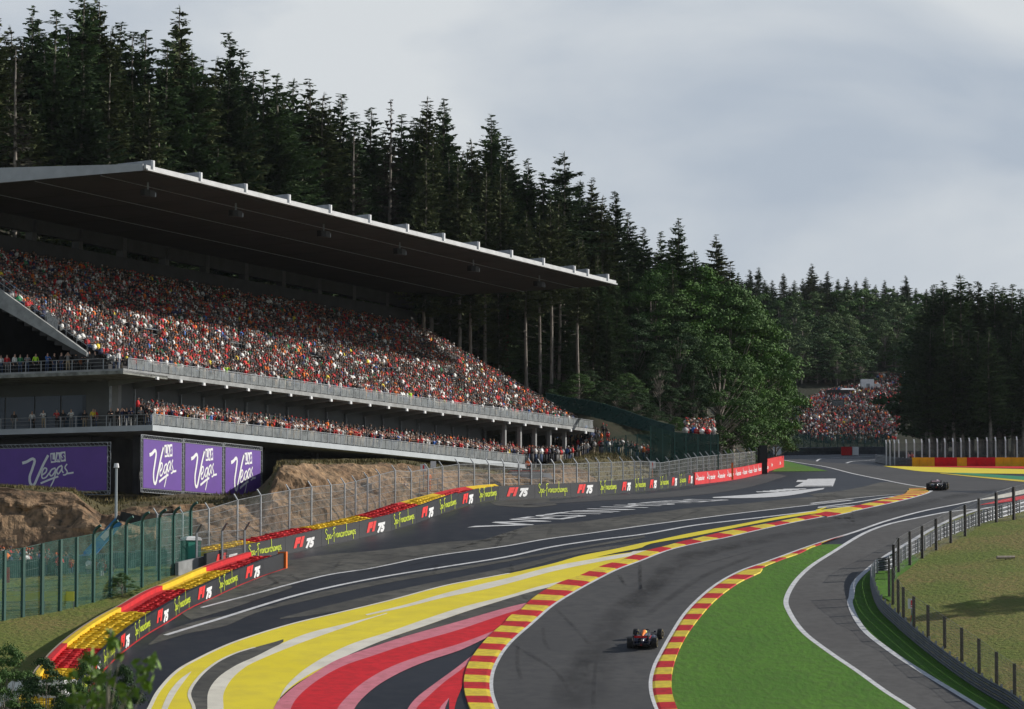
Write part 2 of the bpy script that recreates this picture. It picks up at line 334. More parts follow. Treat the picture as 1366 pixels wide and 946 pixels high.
gm=meshdata('ground',np.stack([XX,YY,ZZ],-1).reshape(-1,3).tolist(),fq.tolist(),[grassD,floorM,scrub],np.where(far,1,np.where(d1.ravel()>3.5,2,0))[fq[:,0]].astype(np.int32),smooth=True)
ground=tag(obj('ground',gm),kind='structure')
# ------------------------------------------------------------------ tarmac: rows of constant depth
def rows(name,Lp,Rp,y0,y1,lift,m,step=1.6,xstep=4.,kind='structure',parent=None):
    Lp=sorted(Lp,key=lambda p:p[1]); Rp=sorted(Rp,key=lambda p:p[1]); Ya,Yb=depth_of(y0),depth_of(y1); n=max(2,int(abs(Yb-Ya)/step))
    Ys=np.linspace(Ya,Yb,n); v=[];f=[];k=24
    for Y in Ys:
        el=float(g(Y))/Y; py=473-F*math.tan(math.atan(el)-PITCH)
        l=np.interp(py,[p[1] for p in Lp],[p[0] for p in Lp]); r=np.interp(py,[p[1] for p in Rp],[p[0] for p in Rp])
        for i in range(k+1):
            a=ray(l+(r-l)*i/k,py)[0]; v.append((a*Y,Y,float(g(Y))+lift))
    for j in range(n-1):
        for i in range(k): b=j*(k+1)+i; f.append((b,b+1,b+k+2,b+k+1))
    o=obj(name,meshdata(name,v,f,m),parent)
    if kind: o['kind']=kind
    return o
svc_right=H_((1700,420),(1340,445),(1130,470),(1000,510),(880,565),(750,640),(630,710),(520,790),(445,870),(430,946))+D_((448,375),(460,430),(520,530),(640,630),(820,750),(1000,860),(1140,946),(1300,1050))
left_bound=[(90,1010)]+near_base[:-1][::-1][::-1]+[(379,760)]
lb=[(60,1010)]+near_base+[(300,757.5)]+far_base[2:]+red_base[1:]+[(1046,623),(1040,615),(1036,604)]
lb=[(min(x,x),y) for x,y in lb]
rb=[(1184,603),(1178,610),(1200,616),(1240,621),(1500,622.5),(1560,660),(1500,672)]+[(x+1,y) for x,y in svc_right if y>673]+[(1360,1010)]
runoff=rows('runoff_tarmac',lb,rb,1005,603.5,.02,navy)
# racing track
tl=C_((110,500),(220,405),(340,330),(440,275),(560,215),(680,170),(840,110),(1060,60))
tL=B_((1330,1120),(1300,1020),(1268,946),(1240,850),(1245,760),(1285,670),(1340,598))+C_((110,500),(220,405),(340,330),(440,275),(560,215),(680,170),(840,110),(1060,60))+G_((640,508),(840,462),(1060,415),(1340,365))+H_((300,515),(500,470),(640,440),(760,410),(830,388),(852,376))
tL2=H_((852,376),(835,362),(780,352),(700,338),(600,318),(440,285),(300,250),(160,228),(80,214))
tR=C_((880,1120),(820,1030),(775,946),(750,870),(745,800),(765,720),(800,650),(850,560),(920,450),(1000,365),(1100,285),(1220,220),(1340,178))+G_((1160,530),(1340,475))+H_((600,540),(800,485),(1000,445),(1120,420),(1240,395),(1340,375),(1600,330))
band('track_surface',tL,tR[:-2]+H_((1240,395)),.035,asph,step=1.2,kind='structure')
trk=bpy.data.objects['track_surface']
def T_(name,pa,pb,lift,m,step=1.2): return band(name,pa,pb,lift,m,trk,step)
# tarmac beyond the kink
T_('track_exit',tL2,H_((1340,375),(1500,345),(1560,325),(1340,325),(900,283),(600,247),(420,232),(260,222),(150,205)),.031,asph)
line('edge_line',tL,.34,.047,whtP,trk); line('edge_line',tL2,.36,.047,whtP,trk)
line('edge_line',tR[:-2]+H_((1240,395)),.34,.049,whtP,trk)
line('edge_line',H_((250,220),(262,210),(330,204),(450,198),(590,190)),.35,.05,whtP,trk)
line('edge_line',H_((405,230),(430,222),(520,215),(600,209)),.35,.05,whtP,trk)
line('edge_line',H_((20,196),(140,190),(280,184)),.3,.05,whtP,trk)
T_('cream_band',H_((1120,421),(1240,392),(1340,370),(1600,318)),H_((1120,424),(1240,412),(1340,392),(1600,345)),.053,crmP)
T_('red_band',H_((1125,446),(1240,420),(1340,400),(1600,355)),H_((1100,452),(1240,436),(1340,421),(1600,380)),.053,redP)
# painted run-off on the far right
T_('yellow_band',H_((600,245),(800,249),(1340,262),(1600,266)),H_((640,252),(820,275),(1340,287),(1600,290)),.053,yelP)
T_('red_band',H_((640,243),(1000,246),(1340,247),(1600,247)),H_((680,246),(1000,252),(1340,259),(1600,262)),.056,redP)
T_('green_band',H_((900,281),(1060,283),(1340,300),(1600,312)),H_((960,284),(1100,298),(1340,319),(1600,330)),.053,grnP)
T_('kerb_line',H_((900,282),(1100,300),(1340,320),(1600,338)),H_((900,285),(1100,306),(1340,329),(1600,348)),.058,kerbY)
# worn and painted stripes of the run-off
def Rn(name,pa,pb,lift,m,step=1.2): return band(name,pa,pb,lift,m,runoff,step)
W1=A_((1060,415),(1200,378),(1340,342))+B_((250,275),(400,240),(600,210),(900,150),(1340,88))+F_((800,515),(1060,480),(1340,440))+G_((480,408),(740,375),(1000,345),(1340,305))+H_((200,445),(400,420),(600,400),(720,393))
W2=A_((870,560),(1000,520),(1150,475),(1340,415))+B_((200,355),(430,300),(700,248),(1000,200),(1340,145))+F_((840,555),(1100,515),(1340,485))+G_((480,442),(700,415),(900,392),(1100,368),(1340,335))+H_((240,466),(450,438),(600,413),(700,400))
W1low=[(x,y+1.5) for x,y in W1]
worn_top=B_((-250,270),(-60,200),(80,165),(180,165),(330,140),(600,118),(760,100),(1000,70),(1340,38))+F_((700,450),(1000,420),(1340,375))+G_((150,390),(340,365),(500,345),(700,330),(900,310),(1100,290),(1340,268))+H_((200,395),(380,375),(500,352),(600,330),(700,340),(800,353))
Rn('worn_strip',worn_top,W1[:]+H_((820,372)),.032,asphW)
Rn('worn_strip',[(198,860),(216,846),(260,830)]+B_((0,425),(300,342),(700,262),(1000,212),(1340,158))+F_((1340,492)),[(198,862),(250,846),(300,836)]+B_((0,445),(300,372),(700,285),(1000,232),(1340,170))+F_((1340,504)),.036,asphW)
Rn('worn_strip',B_((130,470),(400,400),(800,310),(1340,200))+F_((1000,570),(1340,530)),B_((130,476),(400,440),(800,352),(1340,228))+F_((1000,590),(1340,548)),.036,asphW)
Rn('worn_strip',[(240,818),(290,800),(340,783),(380,764)],[(255,828),(310,812),(345,800),(390,785)],.040,asphW)
line('white_line',W1,.30,.045,whtP,runoff); line('white_line',W2,.40,.045,whtP,runoff)
# grey haze of dust by the barrier
Rn('worn_strip',F_((520,318),(700,300),(820,300)),F_((560,335),(740,345),(880,332)),.036,asphW)
Rn('dusty_strip',G_((-400,330),(0,285),(300,268),(600,228),(900,168),(960,172)),G_((-400,335),(0,310),(300,296),(600,270),(800,235),(985,180)),.036,asph)
# yellow, cream, red and pink swooshes
Y1up=A_((700,1120),(740,1020),(785,946),(830,860),(930,750),(1050,680),(1200,610),(1340,560))+B_((200,500),(430,445),(700,380),(1000,300),(1180,265),(1340,235))+F_((1000,600),(1180,565),(1340,530))+G_((240,530),(480,480),(700,440),(940,395),(1150,362),(1340,338))+H_((240,478),(300,462))
Y1lo_left=A_((985,1120),(1010,1030),(1020,946),(995,870),(1040,790),(1130,710),(1240,655),(1340,625))+B_((120,592),(280,550))
Ssa_up=A_((1075,1120),(1085,1030),(1090,946),(1095,860),(1140,790),(1240,720),(1340,675))+B_((130,610),(280,550))
# one yellow field from the outer edge inwards, with darker and cream shapes laid over it
Ymain_lo=B_((60,1120),(80,1020),(100,946),(120,905),(200,830),(330,750),(430,690),(600,625),(800,555),(1000,478),(1200,418),(1340,362))+C_((130,325),(270,290),(330,268))
Rn('yellow_band',Y1up[:11]+B_((700,380),(1000,300),(1180,265),(1340,235)),Ymain_lo[:11]+Ymain_lo[11:],.045,yelP)
Rn('yellow_band',B_((1100,282),(1340,235))+F_((860,640),(1000,600),(1180,565),(1340,530))+G_((240,530),(480,480),(700,440),(940,395),(1150,362),(1340,338))+H_((240,478),(300,462)),B_((1100,290),(1340,262))+F_((860,662),(1000,627),(1180,586),(1340,551))+G_((240,545),(480,500),(700,455),(940,408),(1150,375),(1340,349))+H_((240,486),(300,466)),.049,yelP)
kl_out_top=C_((370,250),(470,205),(580,170),(700,125))
Rn('yellow_band',B_((1335,240))+F_((900,645),(1100,605),(1340,572))+G_((150,582),(260,570)),C_((-2,318),(330,268),(370,250),(470,205),(580,170),(700,128)),.0465,yelP)
Rn('dark_lens',Y1lo_left[:-1]+B_((150,582)),Ssa_up[:-1]+B_((150,596)),.051,asphW)
Rn('cream_band',Ssa_up+B_((430,512),(600,470),(695,443)),A_((1160,1120),(1170,1030),(1175,946),(1175,870),(1220,790),(1300,722),(1340,702))+B_((120,650),(260,595),(430,535),(600,476),(695,447)),.054,crmP)
Rn('cream_band',B_((580,452),(800,398),(1000,340),(1200,290),(1340,258))+F_((860,655),(1100,612),(1340,571))+G_((150,580),(260,570)),B_((590,457),(800,412),(1000,362),(1200,322),(1340,287))+F_((860,682),(1100,632),(1340,586))+G_((150,590),(262,573)),.055,crmP)
Rn('cream_band',A_((820,1030),(850,946),(890,860),(950,790),(1005,752)),A_((850,1030),(882,946),(922,870),(965,808),(1006,754)),.054,crmP)
line('white_line',Y1up[:14],.26,.058,crmP,runoff)
line('white_line',[(x,y) for x,y in Y1lo_left[:8]],.22,.059,crmP,runoff)
Rn('cream_band',B_((100,1020),(125,915),(150,850),(230,765),(340,690),(500,610),(700,545),(900,475),(1100,410),(1340,350))+C_((150,305),(330,265)),B_((80,1020),(110,925),(170,850),(280,770),(420,700),(560,635),(700,578),(900,510),(1100,440),(1340,366))+C_((130,328),(290,290)),.054,crmP)
Rn('worn_strip',B_((425,694),(560,634),(700,578),(900,510),(1100,440),(1340,366))+C_((130,328),(290,288)),B_((430,697),(600,632),(800,567),(1050,497),(1340,414))+C_((95,392),(200,330),(300,286)),.047,asphW)
P1lo=B_((150,1120),(165,1030),(190,946),(215,900),(300,820),(450,730),(620,670),(800,610),(1050,540),(1340,442))+C_((60,425),(95,395))
P1up=B_((60,1120),(80,1030),(100,946),(120,912),(200,838),(330,750),(430,692),(600,630),(800,565),(1050,495),(1340,412))+C_((95,390))
Rn('pink_band',P1up,P1lo,.060,pnkP)
P2up=B_((390,1120),(405,1030),(435,946),(480,890),(570,810),(700,735),(900,660),(1080,605),(1300,522))
Rn('red_band',P1lo,P2up[:-1]+B_((1300,522),(1340,500))+C_((60,425)),.060,redP)
P2lo=B_((480,1120),(495,1030),(525,946),(560,900),(640,830),(760,760),(900,700),(1080,640),(1245,562))
Rn('pink_band',P2up,P2lo,.062,pnkP)
P3=B_((760,1120),(775,1030),(805,946),(850,890),(940,820),(1050,740),(1168,648)); P3r=B_((805,1120),(820,1030),(850,946),(905,890),(1000,805),(1100,730),(1168,650))
Rn('pink_band',P3,P3r,.060,pnkP)
Rn('red_band',P3r,B_((1040,1120),(1045,1030),(1050,946),(1062,900),(1090,830),(1110,750),(1168,652)),.060,redP)
Rn('pink_band',B_((960,1000),(972,946),(1020,892)),B_((990,1000),(1000,946),(1021,896)),.064,pnkP)
Rn('black_wedge',B_((1000,1000),(1001,946),(1021,895)),B_((1030,1000),(1022,946),(1022,897)),.065,navy)
# lettering painted on the run-off
def text_mesh(s,bold=.0,shear=0,space=1.0):
    c=bpy.data.curves.new('t','FONT'); c.body=s; c.offset=bold; c.shear=shear; c.space_character=space; c.resolution_u=2
    o=bpy.data.objects.new('t',c); COL.objects.link(o); dg=bpy.context.evaluated_depsgraph_get(); me=bpy.data.meshes.new_from_object(o.evaluated_get(dg))
    v=np.array([x.co[:] for x in me.vertices]); f=[tuple(p.vertices) for p in me.polygons]; bpy.data.objects.remove(o); bpy.data.meshes.remove(me); bpy.data.curves.remove(c)
    v[:,0]-=v[:,0].min(); return v,f
tv,tf=text_mesh('WESTIN HOTELS',.014); bm_=bmesh.new(); vs=[bm_.verts.new(p) for p in tv]
for q in tf:
    try: bm_.faces.new([vs[i] for i in q])
    except ValueError: pass
bmesh.ops.triangulate(bm_,faces=bm_.faces[:]); bmesh.ops.subdivide_edges(bm_,edges=[e for e in bm_.edges if e.calc_length()>.15],cuts=3,use_grid_fill=True)
bm_.verts.ensure_lookup_table(); wmax=tv[:,0].max(); hmax=tv[:,1].max()
pc=smooth_curve([(655,705),(700,696),(760,687),(800,682),(850,675),(900,670.5),(948,667)],200)
for v in bm_.verts:
    u=v.co.x/wmax; q=pc[min(199,int(u**.8*199))]; k=v.co.y/hmax
    p=gp(q[0]+(.5-k)*(66-8*u),q[1]+ (k-.5)*-1.0,.052+0*u); v.co=p
me=bpy.data.meshes.new('painted_lettering'); bm_.to_mesh(me); bm_.free(); me.materials.append(whtP); obj('painted_lettering',me,runoff)
Rn('white_patch',[(950,664),(1000,660.5),(1045,656.5),(1100,651.5)],[(952,665),(1000,665),(1050,662),(1098,653.5)],.05,whtP,.8)
Rn('white_patch',[(1078,639.5),(1115,639)],[(1060,650),(1111,649.5)],.05,whtP,.8)
Rn('white_patch',[(1064,641),(1076,641)],[(1062,643.6),(1072,643.6)],.05,whtP,.8)
Rn('white_patch',[(1072,648.8),(1110,648.6)],[(1071,649.4),(1110,649.2)],.055,navy,.8)
for i in range(5):
    x0=1018+i*9; Rn('white_patch',[(x0-10,656.5-i*.9),(x0+22,656-i*.9)],[(x0-8,657.4-i*.9),(x0+20,657-i*.9)],.053,whtP,.8)
# grass wedges on the tarmac
svc_left=H_((1150,470),(960,485),(800,515),(620,555),(500,600),(350,690),(200,790),(120,880))+D_((112,385),(130,440),(200,540),(340,650),(480,745),(640,860),(775,946),(900,1040))
krR=C_((980,1120),(920,1030),(878,946),(850,850),(850,780),(870,690),(920,580),(990,480),(1080,380),(1200,290),(1340,218))+G_((850,670),(950,625),(1050,590),(1110,560),(1165,541))
grw=rows('infield_grass',krR+G_((1200,538)),[(1140,725.5)]+G_((1262,548))+D_((370,110),(300,155),(180,240),(125,310),(112,385),(130,440),(200,540),(340,650),(480,745),(640,860),(775,946),(870,1010)),1005,727,.055,grassL)
band('service_road',svc_left,svc_right,.045,asphS,kind='structure')
sr=bpy.data.objects['service_road']; line('edge_line',svc_left,.36,.062,whtP,sr); line('edge_line',svc_right,.40,.062,whtP,sr)
line('edge_joint',[(x-1.6,y+.4) for x,y in svc_left[5:]],.18,.057,tanM,sr)
band('verge_grass',[(x+1.5,y) for x,y in svc_right[6:]],D_((1500,1130))[:0]+H_((760,700),(700,735),(640,780),(590,830),(560,900))+D_((560,310),(575,380),(640,460),(720,540),(860,655),(1040,790),(1180,880),(1300,950),(1420,1040)),.03,grassL,kind='structure')
band('verge_grass',H_((540,905),(560,850),(640,790),(720,735),(760,715)),H_((640,960),(645,900),(670,840),(735,790),(790,740)),.075,grassL,kind='structure')
band('grass_corner',H_((15,275),(75,222)),H_((310,272),(80,216)),.055,grassL,kind='structure')
rows('infield_far_grass',[(1060,601),(1040,605)],[(1160,600),(1100,604)],605,600.5,.05,grassL)
# kerbs: each painted block a piece
def kerb(name,inner,outer,per,n_sub=3,lift=.05,hgt=.05,start=0):
    k=obj(name,nmesh(name,[(0,0,-50),(0,.1,-50),(.1,0,-50)],[(0,1,2)],kerbR)); k['kind']='structure'
    a=world_curve(inner,n=600); b=world_curve(outer,n=600); s=np.r_[0,np.cumsum(np.linalg.norm(np.diff(a,axis=0),axis=1))]
    N_=int(s[-1]/(per/2)); base=None
    for i in range(N_):
        s0,s1=i*per/2,(i+1)*per/2; us=np.linspace(s0,s1,n_sub+1)
        ia=[np.array([np.interp(u,s,a[:,c]) for c in range(3)]) for u in us]; ib=[]
        for p in ia:
            j=int(np.argmin(((b[:,:2]-p[:2])**2).sum(1))); ib.append(b[j])
        v=[];f=[]
        for p,q in zip(ia,ib):
            for t,dz in ((0,0),(.15,hgt),(1,hgt*1.6),(1.02,0)):
                r=p+(q-p)*t; v.append((r[0],r[1],float(g(r[1]))+lift+dz))
        for j in range(n_sub):
            for c in range(3): o_=j*4+c; f.append((o_,o_+1,o_+5,o_+4))
        me=meshdata('kerb_block',v,f,kerbR if (i+start)%2 else kerbY)
        obj('kerb_block',me,k)
    bpy.data.meshes.remove; return k
klL=B_((1230,1120),(1170,1020),(1130,946),(1105,870),(1100,800),(1120,720),(1170,640),(1240,560),(1310,500))+C_((0,465),(60,430),(100,388),(180,330),(270,285),(370,250),(470,205),(580,170),(700,125),(820,95),(940,62))+G_((480,518),(620,485),(740,460),(880,435),(1000,412),(1130,385),(1230,362),(1340,340))+H_((330,480),(460,458),(560,435),(660,410),(720,392),(735,362))
tLk=[(x-1.2,y) for x,y in tL]
def fix_parent_mesh(o): 
    return o
k1=kerb('left_kerb',tLk,klL,4.8); k2=kerb('right_kerb',[(x+1.4,y) for x,y in tR[:-7]],krR,4.9,start=1)
Rn('apex_paint',H_((735,364),(735,380),(725,392)),H_((832,362),(835,375),(820,384)),.075,kerbY,.6)
for y0 in (366,374,382): Rn('apex_stripe',H_((738,y0),(832,y0-1)),H_((738,y0+3),(832,y0+2)),.09,kerbR,.6)
# rubber and skid marks
rub=softmat('rubber_soft',(.030,.029,.029),.30); rub2=softmat('rubber_streak',(.026,.026,.026),.30,1.2)
def mark(p,w,lift=.062,m=rub2,parent=trk):
    c=world_curve(p,1.5); t=np.gradient(c[:,:2],axis=0); t/=np.linalg.norm(t,axis=1)[:,None]+1e-9; nn=np.stack([-t[:,1],t[:,0],0*t[:,0]],1)
    return ribbon('tyre_mark',c-nn*w/2,c+nn*w/2,lift,m,parent,across=4)
mark(C_((420,946),(430,800),(480,640),(560,480),(700,350),(850,210),(1010,130),(1340,60)),3.2,.056,rub)
mark(C_((300,946),(310,860),(350,760),(400,640)),2.4,.058,rub)
mark(C_((560,430),(760,300),(860,190)),2.0,.060,rub); mark(C_((700,470),(850,360),(1000,260),(1340,120)),.8,.059,rub)
mark(G_((440,610),(600,570),(800,525),(1100,470),(1340,430)),3.0,.056,rub); mark(H_((100,560),(400,520),(700,465),(950,410),(1250,360)),2.6,.056,rub)
for p in [C_((240,420),(330,510),(420,610)),C_((685,180),(688,330)),C_((575,245),(600,295)),C_((45,600),(40,700),(60,800)),C_((175,520),(185,600),(210,640)),C_((80,640),(250,760),(330,880)),C_((0,600),(160,700)),
          C_((440,946),(445,800),(455,700)),C_((980,200),(1340,100)),G_((210,650),(215,780)),G_((100,700),(140,760))]: mark(p,.35,.064)
for p in [B_((450,170),(400,230)),B_((1300,40),(1260,100)),B_((190,240),(240,280)),B_((60,250),(130,300)),B_((430,150),(560,135),(900,150)),C_((60,345),(95,380)),C_((0,60),(40,20)),C_((10,180),(12,230)),F_((590,500),(570,545)),F_((850,450),(830,500)),
          E_((620,700),(680,750)),E_((720,700),(800,730)),E_((500,760),(640,690),(760,640)),E_((560,800),(740,700)),F_((640,830),(720,845)),G_((350,420),(560,350)),B_((960,190),(940,240))]: mark(p,.4,.066,rub2,runoff)
for i in range(26):
    x=rnd.uniform(0,1200); y=rnd.uniform(330,420)-x*.17; p=E_((x*1.0+380,y+340+90),(x+520,y+400+rnd.uniform(-10,10))); mark(p,.3,.066,rub2,runoff)
# ================================================================== stroke lettering
def stroke(mb,pts,w,y=0.,m=0,dy=0.0004,w1=None):
    P=np.array(pts,float)
    if len(P)>2: P=smooth_curve(P,max(6,len(P)*4))
    t=np.gradient(P,axis=0); t/=np.linalg.norm(t,axis=1)[:,None]+1e-9; n=np.stack([-t[:,1],t[:,0]],1); ww=np.linspace(w,w1 or w,len(P))[:,None]/2
    a=P+n*ww; b=P-n*ww; v=[];f=[]
    for i in range(len(P)):
        yy=y-i*dy; v+=[(a[i][0],yy,a[i][1]),(b[i][0],yy,b[i][1])]
    for i in range(len(P)-1): f.append((2*i,2*i+1,2*i+3,2*i+2))
    mb.add(v,f,m)
GL={'S':(1.3,[[(1.25,2.0),(.8,2.4),(.3,2.1),(.4,1.6),(.9,1.2),(1.0,.6),(.6,.05),(.05,.3)]]),
 'p':(.9,[[(.05,1.0),(.12,.2),(.0,-1.1)],[(.08,.6),(.4,1.0),(.7,.7),(.55,.15),(.15,.1)]]),
 'a':(1.0,[[(.7,.85),(.3,1),(.02,.5),(.2,.05),(.6,.4),(.72,.9),(.7,.2),(.98,.1)]]),
 '-':(1.0,[[(.1,.5),(.8,.75)]]),
 'F':(1.3,[[(.6,2.3),(.45,1),(.15,-.9)],[(.05,2.0),(.8,2.4),(1.5,2.3)],[(.1,1.0),(.9,1.3)]]),
 'r':(.75,[[(0,.95),(.1,.05),(.2,.65),(.6,1)]]),
 'n':(.95,[[(0,.95),(.08,.05),(.2,.65),(.5,1),(.62,.6),(.68,.05),(.92,.15)]]),
 'c':(.8,[[(.65,.85),(.35,1),(.02,.5),(.25,.0),(.78,.2)]]),
 'o':(.85,[[(.4,1),(.05,.6),(.2,.02),(.6,.2),(.62,.8),(.4,1)]]),
 'h':(.95,[[(.25,2.9),(.1,1.2),(.05,.0)],[(.08,.4),(.4,1),(.6,.7),(.62,.05),(.92,.15)]]),
 'm':(1.4,[[(0,.95),(.08,.05),(.2,.65),(.45,1),(.55,.1),(.7,.7),(.95,1),(1.08,.1),(1.35,.15)]]),
 's':(.7,[[(.55,.9),(.25,1),(.15,.6),(.5,.4),(.4,.05),(.0,.1)]])}
def script_word(mb,word,w):
    x=0
    for ch in word:
        adv,st=GL[ch]
        for q in st: stroke(mb,[(x+a,b) for a,b in q],w)
        x+=adv
    return x
mb=MB(); wid=script_word(mb,'Spa-Francorchamps',.24)
k=4.3/wid; spaV=[(x*k-2.15,y,z*k*1.3-.03) for x,y,z in mb.v]; spa_me=meshdata('script_lettering',spaV,mb.f,logoY)
def flat_text(name,s,m,hgt,width,bold=.03,shear=0.,y=0.):
    v,f=text_mesh(s,bold,shear); sx=width/v[:,0].max(); h0=v[:,1].min(); sz=hgt/(v[:,1].max()-h0)
    return meshdata(name,[(a[0]*sx-width/2,y,(a[1]-h0)*sz) for a in v],f,m)
f1_me=flat_text('number_logo_left','F1',logoR,.80,1.75,.085,.38); n75_me=flat_text('number_logo_right','75',logoW,.80,1.45,.075,.38)
sant_me=flat_text('banner_lettering','Santander',logoW,.5,3.4,.02)
mb=MB(); stroke(mb,[(0,.0),(.25,.18),(.12,.45),(0,.6)],.16); stroke(mb,[(-.25,.1),(0,-.02),(.3,.1)],.12); flame_me=mb.data('flame_mark',logoW)
# ================================================================== barriers
def resample(c,step,off=0.0):
    s=np.r_[0,np.cumsum(np.linalg.norm(np.diff(c,axis=0),axis=1))]; u=np.arange(off,s[-1]+1e-6,step); return np.stack([np.interp(u,s,c[:,k]) for k in range(3)],1),u,s[-1]
def normal_left(c):
    t=np.gradient(c[:,:2],axis=0); t/=np.linalg.norm(t,axis=1)[:,None]+1e-9; return np.stack([-t[:,1],t[:,0]],1)
def face_panels(th,C,step,off,height,m,decor,depth=.28,first=None):
    """panels along the base curve C; each is a part, its lettering a sub-part"""
    P,u,_=resample(C,step,off); base=Vector(th['_w']); out=[]
    for i in range(len(P)-1):
        a=Vector(P[i]); b=Vector(P[i+1]); d=(b-a); dn=Vector((d.x,d.y,0)).normalized(); n=Vector((-dn.y,dn.x,0)); hz=height(i) if callable(height) else height
        mbp=MB(); e=dn*.012; q=n*depth
        mbp.hexa([a+e,b-e,b-e+q,a+e+q,a+e+Vector((0,0,hz)),b-e+Vector((0,0,hz)),b-e+q+Vector((0,0,hz)),a+e+q+Vector((0,0,hz))])
        p=mbp.build('panel',m,th); out.append(p)
        mid=(a+b)/2-n*.03; ang=math.atan2(dn.y,dn.x); rot=Matrix.Rotation(ang,4,'Z')@Matrix.Rotation(-math.atan2(d.z,math.hypot(d.x,d.y)),4,'Y')
        for me,dx,dz,sx in decor(i):
            o=obj(me.name.split('.')[0],me,p); M=Matrix.Translation(mid+dn*dx+Vector((0,0,dz)))@rot@Matrix.Diagonal((sx,1,1,1)); o.matrix_basis=Matrix.Translation(base)@Matrix.Identity(4)@M if False else M
            o.matrix_parent_inverse=Matrix.Identity(4)
            # the panel's own mesh is in world coordinates shifted by -base
            o.matrix_basis=M
    return out
def dec_spa(i):
    return [(f1_me,-.62,.24,1),(n75_me,.98,.24,1)] if i%2==0 else [(spa_me,0,.50,1)]
# nearest barrier: black face, tyre rows behind it and a taller belt at the back
tb=wempty('tyre_barrier',tuple(NB[len(NB)//3])); tag(tb,'nearest tyre barrier, red and yellow with a black face and an orange end cap','barrier')
L_=resample(NB,.25)[2]
face_panels(tb,NB,5.35,(L_%5.35)*.2,1.22,blackV,dec_spa)
tail_=resample(NB,.25)[0]; k0=int(((L_%5.35)*.2+5.35*int((L_-(L_%5.35)*.2)/5.35))/.25); face_panels(tb,tail_[k0:],float(np.linalg.norm(np.diff(tail_[k0:],axis=0),axis=1).sum())*.995,0,1.22,blackV,lambda i:[])
nl=normal_left(NB); sN=np.r_[0,np.cumsum(np.linalg.norm(np.diff(NB,axis=0),axis=1))]
def seg_colour(Y,cuts,flip=0):
    k=sum(1 for c in cuts if Y>c); return (k+flip)%2
cutN=[depth_of(917-4),depth_of(864+22),depth_of(836),depth_of(806),depth_of(780)]
def tyre_mesh():
    mb=MB(); n=8; v=[]; 
    for r,z in ((.36,-.05),(.365,.02),(.34,.07),(.17,.08),(.13,.0)):
        v+=[(r*math.cos(2*math.pi*i/n),r*math.sin(2*math.pi*i/n),z) for i in range(n)]
    f=[(k*n+i,k*n+(i+1)%n,(k+1)*n+(i+1)%n,(k+1)*n+i) for k in range(4) for i in range(n)]
    return v,f
tvv,tff=tyre_mesh(); tyreY=meshdata('tyre',tvv,tff,yelV); tyreR=meshdata('tyre',tvv,tff,redV)
def strip_solid(th,name,C,nl,o0,o1,z0,z1,m,i0,i1):
    mb=MB(); rings=[]
    for i in range(i0,i1+1):
        p=Vector(C[i]); n=Vector((*nl[i],0)); rings.append([p+n*o0+Vector((0,0,z0)),p+n*o1+Vector((0,0,z0)),p+n*o1+Vector((0,0,z1)),p+n*o0+Vector((0,0,z1))])
    mb.loft(rings,0); return mb.build(name,m,th)
def colour_runs(C,cuts,flip):
    runs=[];s=0
    for i in range(1,len(C)):
        if seg_colour(C[i][1],cuts,flip)!=seg_colour(C[s][1],cuts,flip) or i==len(C)-1: runs.append((s,i,seg_colour(C[s][1],cuts,flip))); s=i
    return runs
for i0,i1,c in colour_runs(NB,cutN,0):
    m=(redV,yelV)[c] if False else (yelV,redV)[c]
    strip_solid(tb,'tyre_base',NB,nl,.30,2.75,0,1.0,m,i0,i1)
    strip_solid(tb,'rear_belt',NB,nl,2.77,3.15,0,1.32,m,i0,i1)
strip_solid(tb,'concrete_edge',NB,nl,3.17,3.35,0,1.28,tanM,0,len(NB)-1)
strip_solid(tb,'red_skirt',NB,nl,-.12,-.02,-.02,.05,redV,0,len(NB)-1)
cnt=0
for k in range(4):
    s=.6
    while s<L_-.3 and cnt<298:
        c=np.array([np.interp(s,sN,NB[:,j]) for j in range(3)]); n=np.array([np.interp(s,sN,nl[:,j]) for j in range(2)])
        o=obj('tyre',(tyreY,tyreR)[seg_colour(c[1],cutN,0)],tb,Vector((c[0]+n[0]*(.58+k*.64),c[1]+n[1]*(.58+k*.64),c[2]+1.0+rnd.uniform(-.03,.04)))-Vector(tb['_w']),(rnd.uniform(-.06,.06),rnd.uniform(-.06,.06),rnd.uniform(0,3)))
        s+=rnd.choice((.72,.74,.78))*1.0; cnt+=1
a=Vector(NB[-1]); n=Vector((*nl[-1],0)); t=Vector((nl[-1][1],-nl[-1][0],0)); mb=MB()
mb.hexa([a-n*.15+t*.02,a-n*.15+t*.3,a+n*.55+t*.3,a+n*.55+t*.02]+[p+Vector((0,0,1.32)) for p in (a-n*.15+t*.02,a-n*.15+t*.3,a+n*.55+t*.3,a+n*.55+t*.02)]); mb.build('orange_cap',orangeM,tb)
